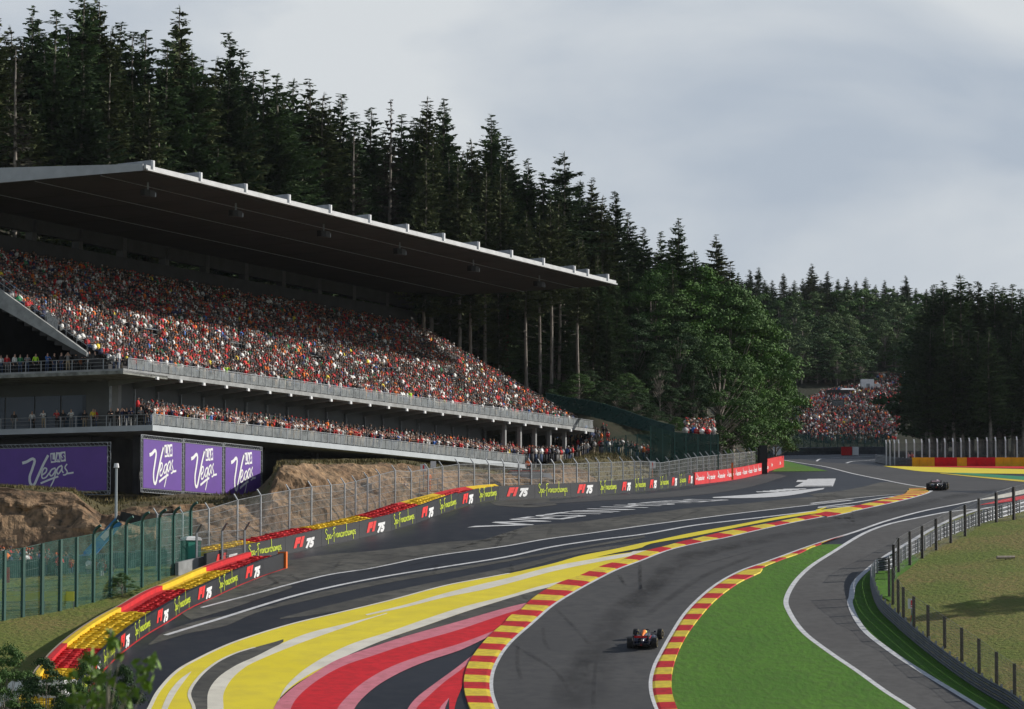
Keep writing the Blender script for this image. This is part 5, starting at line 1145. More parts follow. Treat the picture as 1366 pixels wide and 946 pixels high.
def person(loc,rz,shirt,trs,pose,where,group,cap=None,hair=None,sc_=1.):
    me=POSE[pose]; o=bpy.data.objects.new('person',me); o.location=loc; o.rotation_euler=(0,0,rz); o.scale=(sc_,sc_,sc_); COL.objects.link(o)
    for i,m in ((1,shM[shirt]),(2,trM[trs]),(3,capM[cap] if cap else hair or hairM)):
        o.material_slots[i].link='OBJECT'; o.material_slots[i].material=m
    l='person in %s top%s, %s, %s'%(shirt,(' and %s cap'%cap) if cap else '',PT[pose],where)
    if len(l.split())>16: l='person in %s top, %s, %s'%(shirt,PT[pose],where)
    if len(l.split())>16: l='person in %s, %s'%(shirt,where)
    tag(o,l,'person',group); return o
shirts=['red']*21+['orange']*6+['white']*23+['black']*32+['navy']*12+['grey']*7+['green']*3+['blue']*2+['yellow']*1+['pink']*1
def rp(): return rnd.choice(shirts),rnd.choice(list(TRC)),rnd.choice([None,None,'red','orange','white','black'])
# upper left terrace: people behind the end railing
row=[('white','stand',4),('red','stand',22),('white','stand',60),('green','stand',82),('grey','lean',105),('lime','stand',138+0),('blue','lean',183),('black','stand',218),('black','stand',240),('grey','photo',262),('black','stand',285)]
G1='spectators on the upper left terrace of the grandstand'
for sh_,po,zx in [('white','stand',4),('red','stand',28),('white','stand',58),('green','stand',80),('grey','lean',108),('lime','stand',141),('blue','lean',187),('black','stand',214),('black','stand',243),('grey','photo',268),('black','stand',300),('black','lean',332),('white','stand',352),('black','stand',374)]:
    px=zx/2.957; a=ray(px,480)[0]; s=rnd.uniform(.9,1.5); # solve t small, along the end edge
    t=rnd.uniform(.5,1.3); s=(683-px)/F; ss=((-34.67+.407*t)+s*(320+.913*t))/(.913-.407*s) if False else None
    # X = a*Y with X=-34.67+.407t-.913s, Y=320+.913t+.407s
    s_=(-34.67+.407*t-a*(320+.913*t))/(.913+.407*a)
    p=SP(t,s_,zU(0)+.14); pos={0:'at the far left',1:'left of the middle',2:'near the middle',3:'by the foot of the stair'}[min(3,int(px/32))]
    person(p,RZ-R(66)+rnd.uniform(-.5,.9),sh_,rnd.choice(list(TRC)),po,'on the upper left terrace '+pos,G1,cap=rnd.choice([None,None,'red','white']))
# lower left terrace: a few well separated people
G2='people on the lower left terrace in front of the big windows'
for px,sh_,po,trs,ds,w in ((19,'black','stand','grey shorts',.9,'alone at the left end of the lower terrace'),(43,'white','stand','black trousers',1.4,'turned sideways before the big windows'),(58,'white','lean','beige trousers',.5,'at the railing before the big windows'),(76,'red','lean','black trousers',.6,'at the rail, left of a talking pair'),(84,'black','stand','black trousers',1.,'right of the one at the rail'),(95,'white','lean','grey shorts',.5,'all in white at the terrace rail'),(113,'black','stand','beige trousers',2.2,'near the right window edge'),(124,'yellow','stand','black trousers',.9,'with folded arms beside the corner column'),(127,'red','stand','blue jeans',1.5,'just behind the one by the column'),(148,'black','lean','black trousers',.6,'first right of the corner column'),(157,'black','stand','black trousers',.8,'second right of the corner column'),(163,'navy','photo','black trousers',.6,'third right of the corner column'),(169,'black','stand','blue jeans',.9,'fourth right of the corner column'),(175,'navy','lean','black trousers',.5,'fifth right of the corner column'),(188,'grey','lean','black trousers',.5,'at the terrace corner, left side'),(194,'navy','stand','blue jeans',1.,'at the terrace corner'),(198,'red','photo','blue jeans',.7,'at the very corner of the lower terrace')):
    a=ray(px,545)[0]; t=5.4+ds; s_=(-34.67+.407*t-a*(320+.913*t))/(.913+.407*a); p=SP(t,s_,zL(5)+.2)
    person(p,rnd.uniform(-.5,.6),sh_,trs,po,w,G2,cap='red' if px in (76,148,169) else None)
# lower balcony front row
G3='spectators along the lower balcony rail'
n_ind=32; t=5.9; k=0
band_name=lambda t:'near the left end' if t<22 else 'above the rocks' if t<45 else 'in the middle' if t<65 else 'towards the right end'
while t<89.5 and k<205:
    sh_,tr_,cap=rp(); po=rnd.choice(['lean','lean','lean','stand','photo','point']); person(SP(t,.45 if po=='lean' else .75,zL(t)+.34),RZ+rnd.uniform(-.35,.35),sh_,tr_,po,'on the lower balcony '+band_name(t),G3,cap=cap,sc_=rnd.uniform(.93,1.05)); t+=rnd.uniform(.36,.56); k+=1
# upper deck front walkway people
G4='spectators at the front rail of the upper deck'
t=1.
for k in range(46):
    sh_,tr_,cap=rp(); sh_='lime' if k in (9,27) else sh_; person(SP(t,.6+rnd.uniform(0,.5),zU(t)+.16),RZ+rnd.uniform(-.5,.5),sh_,tr_,rnd.choice(['stand','sit' if False else 'lean','photo']),'behind the upper deck rail '+band_name(t),G4,cap=cap); t+=rnd.uniform(1.4,3.2)
# marshals and others
def ground_person(px,py,sh_,trs,po,l,Y=None,rz=0,z=None):
    b=gp(px,py) if Y is None else at(px,py,Y); o=person(b,rz,sh_,trs,po,'x',None,cap=None); o['label']=l; return o
ground_person(270,763,'orange','grey shorts','lean','marshal in orange, left of two bending behind the low wall',282); ground_person(276,762,'pink','grey shorts','lean','person in pink beside the orange marshal behind the low wall',283)
ground_person(312,752,'orange','grey shorts','lean','marshal in orange bending down behind the end of the nearest barrier',288)
# distant spectators as one mass: low-poly figures with their own clothes colours
def crowd_template(sit):
    mb=MB(); z0=.45 if sit else .9; reg=[]
    def add(fn,r): n0=len(mb.v); fn(); reg.extend([r]*(len(mb.v)-n0))
    add(lambda:mb.loft([[(sx*.20,-.10,z0),(sx*-.20,-.10,z0),(sx*-.19,.11,z0),(sx*.19,.11,z0)] if True else 0 for sx in (1,)]+[[(.24,-.12,z0+.42),(-.24,-.12,z0+.42),(-.22,.12,z0+.42),(.22,.12,z0+.42)],[(.09,-.06,z0+.60),(-.09,-.06,z0+.60),(-.09,.07,z0+.60),(.09,.07,z0+.60)]]),0)
    for sg in (-1,1):
        add(lambda:mb.loft([[(sg*.22-.05,-.05,z0+.5),(sg*.22+.05,-.05,z0+.5),(sg*.24,.06,z0+.5)],[(sg*.28-.04,-.14,z0+.2),(sg*.28+.04,-.14,z0+.2),(sg*.28,-.06,z0+.2)]],cap=False),0)
        add(lambda:mb.loft([[(sg*.28-.04,-.14,z0+.2),(sg*.28+.04,-.14,z0+.2),(sg*.28,-.06,z0+.2)],[(sg*.13-.03,-.36,z0+.22),(sg*.13+.03,-.36,z0+.22),(sg*.13,-.36,z0+.28)]],cap=True),2)
        if sit: add(lambda:mb.loft([[(sg*.11-.08,0,z0-.05),(sg*.11+.08,0,z0-.05),(sg*.11,.0,z0+.1)],[(sg*.12-.07,-.45,z0-.02),(sg*.12+.07,-.45,z0-.02),(sg*.12,-.45,z0+.1)],[(sg*.12-.05,-.47,.05),(sg*.12+.05,-.47,.05),(sg*.12,-.38,.05)]]),1)
        else: add(lambda:mb.loft([[(sg*.10-.09,-.08,z0+.02),(sg*.10+.09,-.08,z0+.02),(sg*.10,.1,z0+.02)],[(sg*.12-.05,-.06,.03),(sg*.12+.05,-.06,.03),(sg*.12,.06,.03)]]),1)
    def sphere(cz,r,up):
        rings=[]
        for zz,rr in ((-.95,.35),(-.45,.9),(.15,1.),(.7,.7),(1.05,.2)) if not up else ((.2,1.12),(.75,.85),(1.15,.25)): rings.append([(r*rr*math.cos(a),-.03+r*rr*math.sin(a),cz+r*1.15*zz) for a in np.linspace(0,6.283,6)[:-1]])
        mb.loft(rings)
    add(lambda:sphere(z0+.74,.105,False),2); add(lambda:sphere(z0+.76,.105,True),3)
    tri=[]
    for f in mb.f:
        for k in range(1,len(f)-1): tri.append((f[0],f[k],f[k+1]))
    return np.array(mb.v),np.array(tri),np.array(reg)
TS,TST=crowd_template(True),crowd_template(False)
crm=bpy.data.materials.new('crowd_clothes'); crm.use_nodes=True; _b=crm.node_tree.nodes['Principled BSDF']; _a=crm.node_tree.nodes.new('ShaderNodeVertexColor'); _a.layer_name='Col'; crm.node_tree.links.new(_a.outputs['Color'],_b.inputs['Base Color']); _b.inputs['Roughness'].default_value=.85
CS=np.array([SH[x] for x in shirts])*1.0; CT=np.array(list(TRC.values())); SK=np.array([(.30,.19,.145),(.25,.155,.12),(.34,.23,.18),(.13,.08,.06)]); HA=np.array([(.05,.03,.02),(.09,.05,.03),(.50,.02,.02),(.65,.65,.62),(.02,.02,.02),(.03,.03,.05),(.6,.12,.02),(.16,.10,.05),(.03,.02,.015)])
def crowd(name,pos,rot,template,label,parent=None,scale=None):
    V,T,Rg=template; n=len(pos); c,s=np.cos(rot),np.sin(rot); sc_=(scale if scale is not None else rng.uniform(.9,1.07,n))[:,None]
    x=V[None,:,0]*sc_; y=V[None,:,1]*sc_; z=V[None,:,2]*sc_; jit=rng.uniform(.85,1.15,(n,1))
    cl=np.array([noise.noise(Vector((a*.22,b*.22,c_*.22))) for a,b,c_ in pos]) if n<7000 else np.zeros(n)
    P=np.stack([x*jit*c[:,None]-y*s[:,None]+pos[:,0:1],x*jit*s[:,None]+y*c[:,None]+pos[:,1:2],z+pos[:,2:3]],-1)
    nv_=V.shape[0]; F_all=(T[None]+np.arange(n)[:,None,None]*nv_).reshape(-1,3)
    col=np.empty((n,nv_,4)); col[...,3]=1; pick=[np.where((rng.random(n)<np.clip(cl*1.3+.05,0,.8))[:,None],np.array(SH['black'])*rng.uniform(.5,2.5,(n,1)),CS[rng.integers(0,len(CS),n)]*rng.uniform(.6,1.2,(n,1))),CT[rng.integers(0,4,n)],SK[rng.choice(4,n,p=[.4,.3,.2,.1])],HA[rng.integers(0,len(HA),n)]]
    for r in range(4): m=Rg==r; col[:,m,:3]=pick[r][:,None,:]
    me=bpy.data.meshes.new(name); me.vertices.add(n*nv_); me.vertices.foreach_set('co',P.reshape(-1).astype(np.float32)); nt_=len(F_all)
    me.loops.add(nt_*3); me.loops.foreach_set('vertex_index',F_all.reshape(-1).astype(np.int32)); me.polygons.add(nt_); me.polygons.foreach_set('loop_start',np.arange(0,nt_*3,3,dtype=np.int32)); me.polygons.foreach_set('loop_total',np.full(nt_,3,dtype=np.int32)); me.update(calc_edges=True)
    ca=me.color_attributes.new('Col','FLOAT_COLOR','POINT'); ca.data.foreach_set('color',col.reshape(-1).astype(np.float32)); me.materials.append(crm)
    return tag(obj(name,me),kind='stuff')
pos=[];rot=[]
for k in range(TIERS):
    t=1.2+rng.uniform(0,.4)
    while t<107.8:
        if min(abs(t-a) for a in AISLES)>.62 and not any(a+2.8<t<a+6.2 and 7<=k<=9 for a in AISLES) and rng.random()<.965:
            q=SP(t,tier_s(k)+.42+rng.uniform(-.06,.06),tier_z(k)+.0064*t+rng.uniform(-.05,.05)); pos.append(tuple(q)); rot.append(RZ+rng.normal(0,.35))
        t+=rng.uniform(.46,.58)
crowd('seated_crowd',np.array(pos),np.array(rot),TS,'')
pos=[];rot=[]
for k in range(3):
    t=6.+rng.random()
    while t<91:
        q=SP(t,1.15+k*.55+rng.uniform(-.1,.1),zL(t)+.42+.30*k); pos.append(tuple(q)); rot.append(RZ+rng.normal(0,.4)); t+=rng.uniform(.45,.9)+k*.15
for k in range(150):   # terraces and standing rows at the right end
    t=rng.uniform(90,112); s=rng.uniform(-2,7); q=SP(t,s,0); z=max(hh(q.x,q.y),at(730,607,q.y).z-.8); pos.append((q.x,q.y,z)); rot.append(RZ+rng.normal(0,.5))
for k in range(60):
    t=rng.uniform(108.9,114); s=rng.uniform(.5,5); q=SP(t,s,25.0-rng.uniform(0,1.2)*0-(t-108.8)*.15); pos.append(tuple(q)); rot.append(RZ+rng.normal(0,.5))
for t in AISLES:
    for k in range(9):
        kk=int(rng.integers(1,20)); q=SP(t+rng.uniform(-.4,.4),tier_s(kk)+.3,tier_z(kk)); pos.append(tuple(q)); rot.append(RZ+rng.normal(0,1.))
for k in range(26):
    t=rng.uniform(1,6.5); s=rng.uniform(.8,6); q=SP(t,s,zU(0)); pos.append(tuple(q)); rot.append(rng.normal(0,.6))
crowd('standing_crowd',np.array(pos),np.array(rot),TST,'')
# people on the bank right of the stand
pos=[];rot=[]
for k in range(60):
    x=rng.uniform(800,900); y=rng.uniform(600,603); p=at(x,y,rng.uniform(399,406)); pos.append((p.x,p.y,hh(p.x,p.y))); rot.append(rng.normal(.6,.5))
for k in range(150):
    x=rng.uniform(914,952); Y=rng.uniform(399,415); p=at(x,575-(Y-399)*.75,Y); pos.append((p.x,p.y,p.z-1.2)); rot.append(rng.normal(.4,.5))
crowd('bank_crowd',np.array(pos),np.array(rot),TST,'')
# grass step that carries the people behind the dark green fence
mb=MB(); a=at(905,590,398.5);b=at(960,590,398.5); mb.hexa([(a.x,398.3,a.z-5),(b.x,398.3,b.z-5),(b.x,418,b.z-5),(a.x,418,a.z-5),(a.x,398.3,at(905,592,398).z),(b.x,398.3,at(960,592,398).z),(b.x,418,at(960,575,418).z),(a.x,418,at(905,575,418).z)])
tag(mb.build('earth_bank',floorM),kind='structure')
# hillside crowd
pos=[];rot=[]
poly=[(1050,580),(1050,560),(1070,545),(1095,530),(1118,524),(1150,519),(1180,512),(1205,508),(1225,522),(1224,545),(1205,560),(1195,592),(1080,594),(1060,590)]
def inpoly(x,y,p):
    c=False
    for (x1,y1),(x2,y2) in zip(p,p[1:]+p[:1]):
        if (y1>y)!=(y2>y) and x<(x2-x1)*(y-y1)/(y2-y1)+x1: c=not c
    return c
Yh=np.arange(716,1000,1.5)
def hill_point(x,y):
    a,b=ray(x,y); s=h(a*Yh,Yh)-b*Yh; i=int(np.argmax(s>0)); return (a*Yh[i],Yh[i],b*Yh[i]) if s[i]>0 and i>0 else None
tries=0
while len(pos)<2600 and tries<9000:
    tries+=1; x=rng.uniform(1052,1228); y=rng.uniform(506,596)
    if inpoly(x,y,poly) or (1170<x<1205 and 501<y<511 and rng.random()<.6):
        p=hill_point(x,y)
        if p: pos.append((p[0],p[1],p[2]-.1)); rot.append(rng.normal(.1,.5))
crowd('hillside_crowd',np.array(pos),np.array(rot),TST,'')
# spectators behind the green fence on the left
pos=[];rot=[]
for k in range(420):
    x=rng.uniform(-45,262); Y=rng.uniform(272,290) if x<150 else rng.uniform(279,288); yy=np.interp(x,[-45,60,150,262],[744,752,762,775])-(Y-272)*.5; p=at(x,yy,Y); pos.append((p.x,p.y,p.z-1.0)); rot.append(rng.normal(.5,.6))
for k in range(120):
    x=rng.uniform(-45,62); Y=rng.uniform(288,292); p=at(x,rng.uniform(726,735)+x*.06,Y); pos.append((p.x,p.y,p.z-1.)); rot.append(rng.normal(.5,.6))
crowd('fence_crowd',np.array(pos),np.array(rot),TST,'')

def inf(X,Y):
    l=np.array([p for p in world_curve(krR,2.)]); o=np.argsort(l[:,1]); r=world_curve(svc_left,2.); o2=np.argsort(r[:,1]); return (X>np.interp(Y,l[o,1],l[o,0])+.15)&(X<np.interp(Y,r[o2,1],r[o2,0])-.4)&(Y<286)

# ================================================================== racing cars
tyreM=mat('tyre_rubber',(.013,.013,.014),.7); rimM=mat('rim',(.04,.04,.045),.35,metal=.6); carbon=mat('carbon',(.012,.012,.014),.35)
def oval(cx,z0,z1,w,y,n=10):
    return [(cx+w*math.cos(a),y,(z0+z1)/2+(z1-z0)/2*math.sin(a)) for a in np.linspace(0,2*math.pi,n+1)[:-1]]
def wheel_parts(w,r=.36):
    n=20; mb=MB(); rings=[]
    for x,rr in ((-w/2,r*.62),(-w/2,r*.93),(-w/2+.03,r),(w/2-.03,r),(w/2,r*.93),(w/2,r*.62)): rings.append([(x,rr*math.cos(a),rr*math.sin(a)) for a in np.linspace(0,2*math.pi,n+1)[:-1]])
    mb.loft(rings,cap=False); ty=mb.data('tyre_ring',tyreM,smooth=False); mb=MB(); rings=[[(x,rr*math.cos(a),rr*math.sin(a)) for a in np.linspace(0,2*math.pi,n+1)[:-1]] for x,rr in ((-w/2+.03,r*.63),(-w/2+.05,r*.2),(w/2-.05,r*.2),(w/2-.03,r*.63))]; mb.loft(rings)
    for k in range(6): a=k*math.pi/3; mb.tube((w/2-.01,0,0),(w/2-.02,r*.6*math.cos(a),r*.6*math.sin(a)),.03,n=4)
    mb2=MB(); rings=[[(x,rr*math.cos(a),rr*math.sin(a)) for a in np.linspace(0,2*math.pi,n+1)[:-1]] for x,rr in ((w/2+.003,r*.725),(w/2+.003,r*.75))]; mb2.loft(rings,cap=False); rings=[[(-x,y,z) for x,y,z in q] for q in rings]; mb2.loft(rings,cap=False)
    return ty,mb.data('rim',rimM),mb2.data('tyre_stripe',mat('tyre_yellow',(.7,.5,.02),.6))
def racing_car(label,rear,front,bodyc,stripe,airbox,helmet,wingc,steer=0.):
    """origin under the rear axle, +Y forward"""
    rear=Vector(rear); front=Vector(front); fw=(front-rear).normalized(); th=empty('racing_car',rear+Vector((0,0,.05))); up=Vector((0,0,1)); rt=fw.cross(up).normalized(); up=rt.cross(fw)
    th.rotation_euler=Matrix((rt,fw,up)).transposed().to_euler(); tag(th,label,'racing car')
    mb=MB(); rings=[oval(0,.28,.52,.10,-.55),oval(0,.20,.72,.17,-.1),oval(0,.12,.86,.24,.6),oval(0,.10,.92,.30,1.15),oval(0,.10,.70,.36,1.7),oval(0,.10,.62,.36,2.3),oval(0,.12,.58,.28,2.9),oval(0,.14,.48,.20,3.5),oval(0,.14,.36,.14,4.1),oval(0,.12,.26,.10,4.62)]
    mb.loft(rings); mb.build('body',bodyc,th,smooth=True,loc=(0,0,0))
    mb=MB(); mb.loft([oval(0,.84,1.02,.13,1.28,8),oval(0,.72,.98,.13,.9,8),oval(0,.62,.90,.07,.3,8),oval(0,.5,.72,.03,-.15,8)]); mb.build('airbox',airbox,th,smooth=True,loc=(0,0,0))
    for sg in (-1,1):
        mb=MB(); mb.loft([oval(sg*.34,.14,.40,.12,-.1,8),oval(sg*.48,.12,.56,.24,.7,8),oval(sg*.52,.12,.62,.26,1.4,8),oval(sg*.52,.14,.60,.24,1.95,8)]); mb.build('sidepod',bodyc,th,smooth=True,loc=(0,0,0))
        MB().box(sg*.44-.01,sg*.44+.01,.3,1.5,.55,.63).build('side_stripe',stripe,th,loc=(0,0,0))
        MB().hexa([(sg*.52-.015,-.85,.35),(sg*.52+.015,-.85,.35),(sg*.52+.015,-.35,.35),(sg*.52-.015,-.35,.35),(sg*.50-.015,-.88,.98),(sg*.50+.015,-.88,.98),(sg*.50+.015,-.42,.98),(sg*.50-.015,-.42,.98)]).build('wing_endplate',wingc,th,loc=(0,0,0))
        MB().hexa([(sg*.98-.012,4.3,.06),(sg*.98+.012,4.3,.06),(sg*.98+.012,4.85,.06),(sg*.98-.012,4.85,.06),(sg*.98-.012,4.35,.36),(sg*.98+.012,4.35,.36),(sg*.98+.012,4.8,.25),(sg*.98-.012,4.8,.25)]).build('front_endplate',wingc,th,loc=(0,0,0))
        MB().tube((sg*.36,2.3,.62),(sg*.62,2.35,.72),.015,n=4).box(sg*.60-.06,sg*.60+.06,2.3,2.36,.67,.78).build('mirror',bodyc,th,loc=(0,0,0))
        mb=MB()
        for y0,z0,y1,z1 in ((0,.42,-.1,.5),(0,.28,.25,.3),(0,.3,-.25,.25)): mb.tube((sg*.12,y0+y1,z1),(sg*.72,y0,z0),.018,n=4)
        for y0,z0,z1 in ((3.35,.40,.45),(3.8,.38,.42),(3.6,.24,.25)): mb.tube((sg*.16,y0,z1),(sg*.72,3.6,z0),.016,n=4)
        mb.build('suspension',carbon,th,loc=(0,0,0))
    mb=MB(); mb.hexa([(-.53,-.86,.80),(.53,-.86,.80),(.53,-.48,.74),(-.53,-.48,.74),(-.53,-.88,.84),(.53,-.88,.84),(.53,-.48,.78),(-.53,-.48,.78)]); mb.hexa([(-.53,-.94,.95),(.53,-.94,.95),(.53,-.78,.86),(-.53,-.78,.86),(-.53,-.95,.98),(.53,-.95,.98),(.53,-.78,.89),(-.53,-.78,.89)]); mb.box(-.04,.04,-.7,-.45,.4,.78); mb.hexa([(-.48,-.8,.36),(.48,-.8,.36),(.48,-.5,.34),(-.48,-.5,.34),(-.48,-.8,.40),(.48,-.8,.40),(.48,-.5,.37),(-.48,-.5,.37)]); mb.build('rear_wing',wingc,th,loc=(0,0,0))
    MB().box(-.42,.42,-.965,-.955,.84,.97).build('wing_flap_panel',stripe,th,loc=(0,0,0))
    mb=MB(); mb.hexa([(-.97,4.35,.12),(.97,4.35,.12),(.97,4.85,.07),(-.97,4.85,.07),(-.97,4.35,.15),(.97,4.35,.15),(.97,4.85,.09),(-.97,4.85,.09)]); mb.hexa([(-.97,4.25,.22),(.97,4.25,.22),(.97,4.45,.15),(-.97,4.45,.15),(-.97,4.25,.24),(.97,4.25,.24),(.97,4.45,.17),(-.97,4.45,.17)]); mb.build('front_wing',wingc,th,loc=(0,0,0))
    mb=MB(); mb.box(-.75,.75,.35,3.0,.03,.07); mb.hexa([(-.62,-.55,.22),(.62,-.55,.22),(.62,.35,.03),(-.62,.35,.03),(-.62,-.55,.26),(.62,-.55,.26),(.62,.35,.07),(-.62,.35,.07)])
    for x in (-.6,-.3,.3,.6): mb.box(x-.01,x+.01,-.55,.3,.05,.24)
    mb.build('floor',carbon,th,loc=(0,0,0)); MB().box(-.05,.05,-.72,-.66,.28,.4).build('rain_light',mat('rain_light_red',(.5,.01,.01),.4),th,loc=(0,0,0))
    mb=MB(); q=[(-.27,1.6,.66),(-.30,2.0,.80),(-.18,2.35,.86),(0,2.5,.84),(.18,2.35,.86),(.30,2.0,.80),(.27,1.6,.66)]
    for a,b in zip(q[:-1],q[1:]): mb.tube(a,b,.03,n=5)
    mb.tube((0,2.5,.84),(0,2.7,.60),.03,n=5); mb.build('halo',carbon,th,loc=(0,0,0))
    mb=MB(); mb.loft([[(.13*s_*math.cos(a),1.75+.15*s_*math.sin(a),z) for a in np.linspace(0,6.283,9)[:-1]] for z,s_ in ((.62,.6),(.70,.95),(.80,1.),(.88,.8),(.925,.35))]); hm=mb.build('driver_helmet',helmet,th,smooth=True,loc=(0,0,0))
    for x,y,w,a in ((-.80,0,.40,0),(.80,0,.40,0),(-.82,3.6,.32,steer),(.82,3.6,.32,steer)):
        ty,ri,stp=wheel_parts(w); p=obj('wheel',ri,th,(x,y,.36),(0,0,a)); obj('tyre',ty,p); obj('tyre_stripe',stp,p)
    return th
redp=mat('car_red',(.55,.015,.02),.3); rb_orange=mat('airbox_orange',(.95,.22,.01),.35); helm=mat('helmet_yellow',(.8,.75,.08),.3); bodyN=mat('body_navy',(.012,.016,.045),.25); blueA=mat('helmet_blue',(.06,.2,.6),.3); pinkA=mat('car_pale_pink',(.75,.55,.62),.3)
racing_car('near dark racing car with orange airbox and yellow helmet between the two kerbs',gp(857,865.5),gp(863.8,855.2),bodyN,redp,rb_orange,helm,mat('wing_dark',(.02,.02,.03),.3),-.06)
racing_car('far dark racing car with blue helmet just past the end of the long kerb',gp(1249.5,654.8),gp(1256.5,651.8),mat('body_black',(.014,.014,.018),.25),pinkA,pinkA,blueA,carbon,-.05)
MB().box(-.5,.5,-.62,-.60,.60,.74)
# ================================================================== things along the left
def board(label,px,py,w,hgt,Y,legs,m=whtM,mark=logoR,cat='sign'):
    b=at(px,py,Y); th=empty('marker_board',b,0); tag(th,label,cat); MB().box(-w/2,w/2,-.04,.04,0,hgt).build('board',m,th)
    MB().box(-w*.12,w*.12,-.06,-.045,hgt*.35,hgt*.85).box(-w*.12,w*.12,-.06,-.045,hgt*.15,hgt*.26).build('exclamation_mark',mark,th)
    MB().box(-.04,.04,-.03,.03,-legs,0).build('post',orangeM if 'orange' in label else galv,th); return th
board('white board with red exclamation mark on the fence by the toilet',317,712,.62,.72,296,2.2)
board('white exclamation board standing behind the fence above the rocks',565,629,.55,.65,318,1.8)
board('white board on an orange post behind the middle of the debris fence',870.5,625,.62,.75,361,2.2)
bs=gph(1216,834,200,420); t_=board('white board with red mark on the wire fence of the grass bank',1216,812,.50,.68,bs.y-.2,1.2)
mb=MB(); 
for k,m in enumerate((redp,mat('flag_green',(.02,.3,.1),.6),whtM)): MB().tube((-.08+.07*k,-.08,-1.1+.2*k),(-.02+.06*k,-.08,-.45+.12*k),.045,.03,n=5).build('rolled_flag',m,t_)
def simple(name,label,cat,loc,rz=0): th=empty(name,loc,rz); return tag(th,label,cat)
b=gp(251,764); th=simple('portable_toilet','green portable toilet with white roof behind the green fence','toilet',(b.x,b.y+2,float(g(b.y+2))),.5)
tg=mat('toilet_green',(.02,.22,.16),.5,var=.2,scale=3); MB().box(-.6,.6,-.6,.6,0,2.15).build('cabin',tg,th); MB().box(-.48,.48,-.66,-.61,.1,2.0).build('door',mat('toilet_door',(.03,.30,.22),.5),th)
MB().loft([[(-.66,-.66,2.16),(.66,-.66,2.16),(.66,.66,2.16),(-.66,.66,2.16)],[(-.6,-.6,2.36),(.6,-.6,2.36),(.6,.6,2.36),(-.6,.6,2.36)],[(-.3,-.3,2.48),(.3,-.3,2.48),(.3,.3,2.48),(-.3,.3,2.48)]]).build('roof',whtM,th)
# camera mast
b=at(154,760,283); th=simple('camera_mast','tall pale mast with a small white camera dome between the banners','mast',b); zt=at(154,624,283).z-b.z
MB().tube((0,0,0),(0,0,zt),.13,.09,n=8).build('pole',mat('mast_grey',(.4,.45,.47),.5),th); MB().tube((0,0,zt),(0,0,zt+.35),.22,.16,n=8).build('camera_dome',whtM,th)
# lift
b=at(118,770,276); th=simple('boom_lift','blue boom lift raised above the green fence with a black head','boom lift',b); B0=Vector(b)
e0=at(116,742,276)-B0; e1=at(158,695,275)-B0; MB().box(-1.6,1.6,-.8,.8,.4,1.5).build('chassis',blueM,th)
for x in (-1.2,1.2):
    for y in (-.9,.9): MB().tube((x,y-.15,.45),(x,y+.15,.45),.45,n=10).build('wheel',tyreM,th)
d=(e1-e0); nrm=Vector((-d.z,0,d.x)).normalized()*.42
mb=MB(); mb.hexa([e0-nrm,e0+nrm,e0+nrm+Vector((0,.6,0)),e0-nrm+Vector((0,.6,0)),e1-nrm*.8,e1+nrm*.8,e1+nrm*.8+Vector((0,.5,0)),e1-nrm*.8+Vector((0,.5,0))]); mb.build('boom',blueM,th)
q=e0+d*.62; mb=MB(); mb.add([q-nrm*.5-d*.13+Vector((0,-.05,0)),q-nrm*.5+d*.17+Vector((0,-.05,0)),q+nrm*.5+d*.17+Vector((0,-.05,0)),q+nrm*.5-d*.13+Vector((0,-.05,0))],[(0,1,2,3)]); mb.build('white_label',logoW,th)
mb=MB(); mb.tube(e0,(-.6,0,1.4),.3,n=6); mb.build('mast_arm',blueM,th)
h0=at(160,688,275)-B0; h1=at(187,696,275)-B0; dd=h1-h0; mb=MB(); nn=Vector((-dd.z,0,dd.x)).normalized()*.35; mb.hexa([h0-nn,h0+nn,h0+nn+Vector((0,.8,0)),h0-nn+Vector((0,.8,0)),h1-nn,h1+nn*1.2,h1+nn*1.2+Vector((0,.8,0)),h1-nn+Vector((0,.8,0))]); mb.tube(e1,h0,.2,n=5); mb.build('head',dk,th)
# yellow banners behind the green fence
for x0,x1,l in ((-40,-6,'yellow strip banner cut by the left edge behind the green fence'),(0,28,'leftmost whole yellow strip banner behind the green fence'),(33,55,'yellow strip banner with dark marks behind the green fence'),(59,78,'third yellow strip banner behind the green fence'),(82,99,'rightmost yellow strip banner behind the green fence')):
    Y=256; a=at(x0,802,Y); c=at(x1,789,Y); th=simple('strip_banner',l,'banner',a); MB().box(0,c.x-a.x,0,.05,0,c.z-a.z).build('sheet',mat('banner_yellow',(.75,.72,.08),.6),th); MB().box(0,.05,.06,.1,-1.2,.0).box(c.x-a.x-.05,c.x-a.x,.06,.1,-1.2,0).build('legs',galv,th)
# dark block of crowd barriers and stand behind the green fence
cbm=mat('crowd_barrier',(.03,.09,.08),.7)
for i in range(9):
    x0=-30+i*30; Y=270+i*1.0; a=at(x0,783-i*2.2,Y); th=simple('crowd_barrier',ordw(i+1)+' crowd barrier from the left behind the green fence','barrier',a); L2=1.75
    mb=MB(); 
    for z in (0,1.9): mb.box(0,L2,-.02,.02,z,z+.05)
    for k in range(13): mb.box(k*L2/12-.012,k*L2/12+.012,-.01,.01,0,1.9)
    th['group']='crowd barriers behind the green fence'; mb.build('bars',galv,th); MB().box(0,L2,.03,.05,.05,1.85).build('cover_sheet',cbm,th)
a=at(9,783,258); th=simple('vertical_flag','small red upright flag behind the left end of the green fence','flag',a); MB().box(-.2,.2,-.02,.02,.3,1.4).build('cloth',redp,th); MB().tube((-.2,0,-1),(-.2,0,1.5),.02,n=4).build('pole',galv,th)
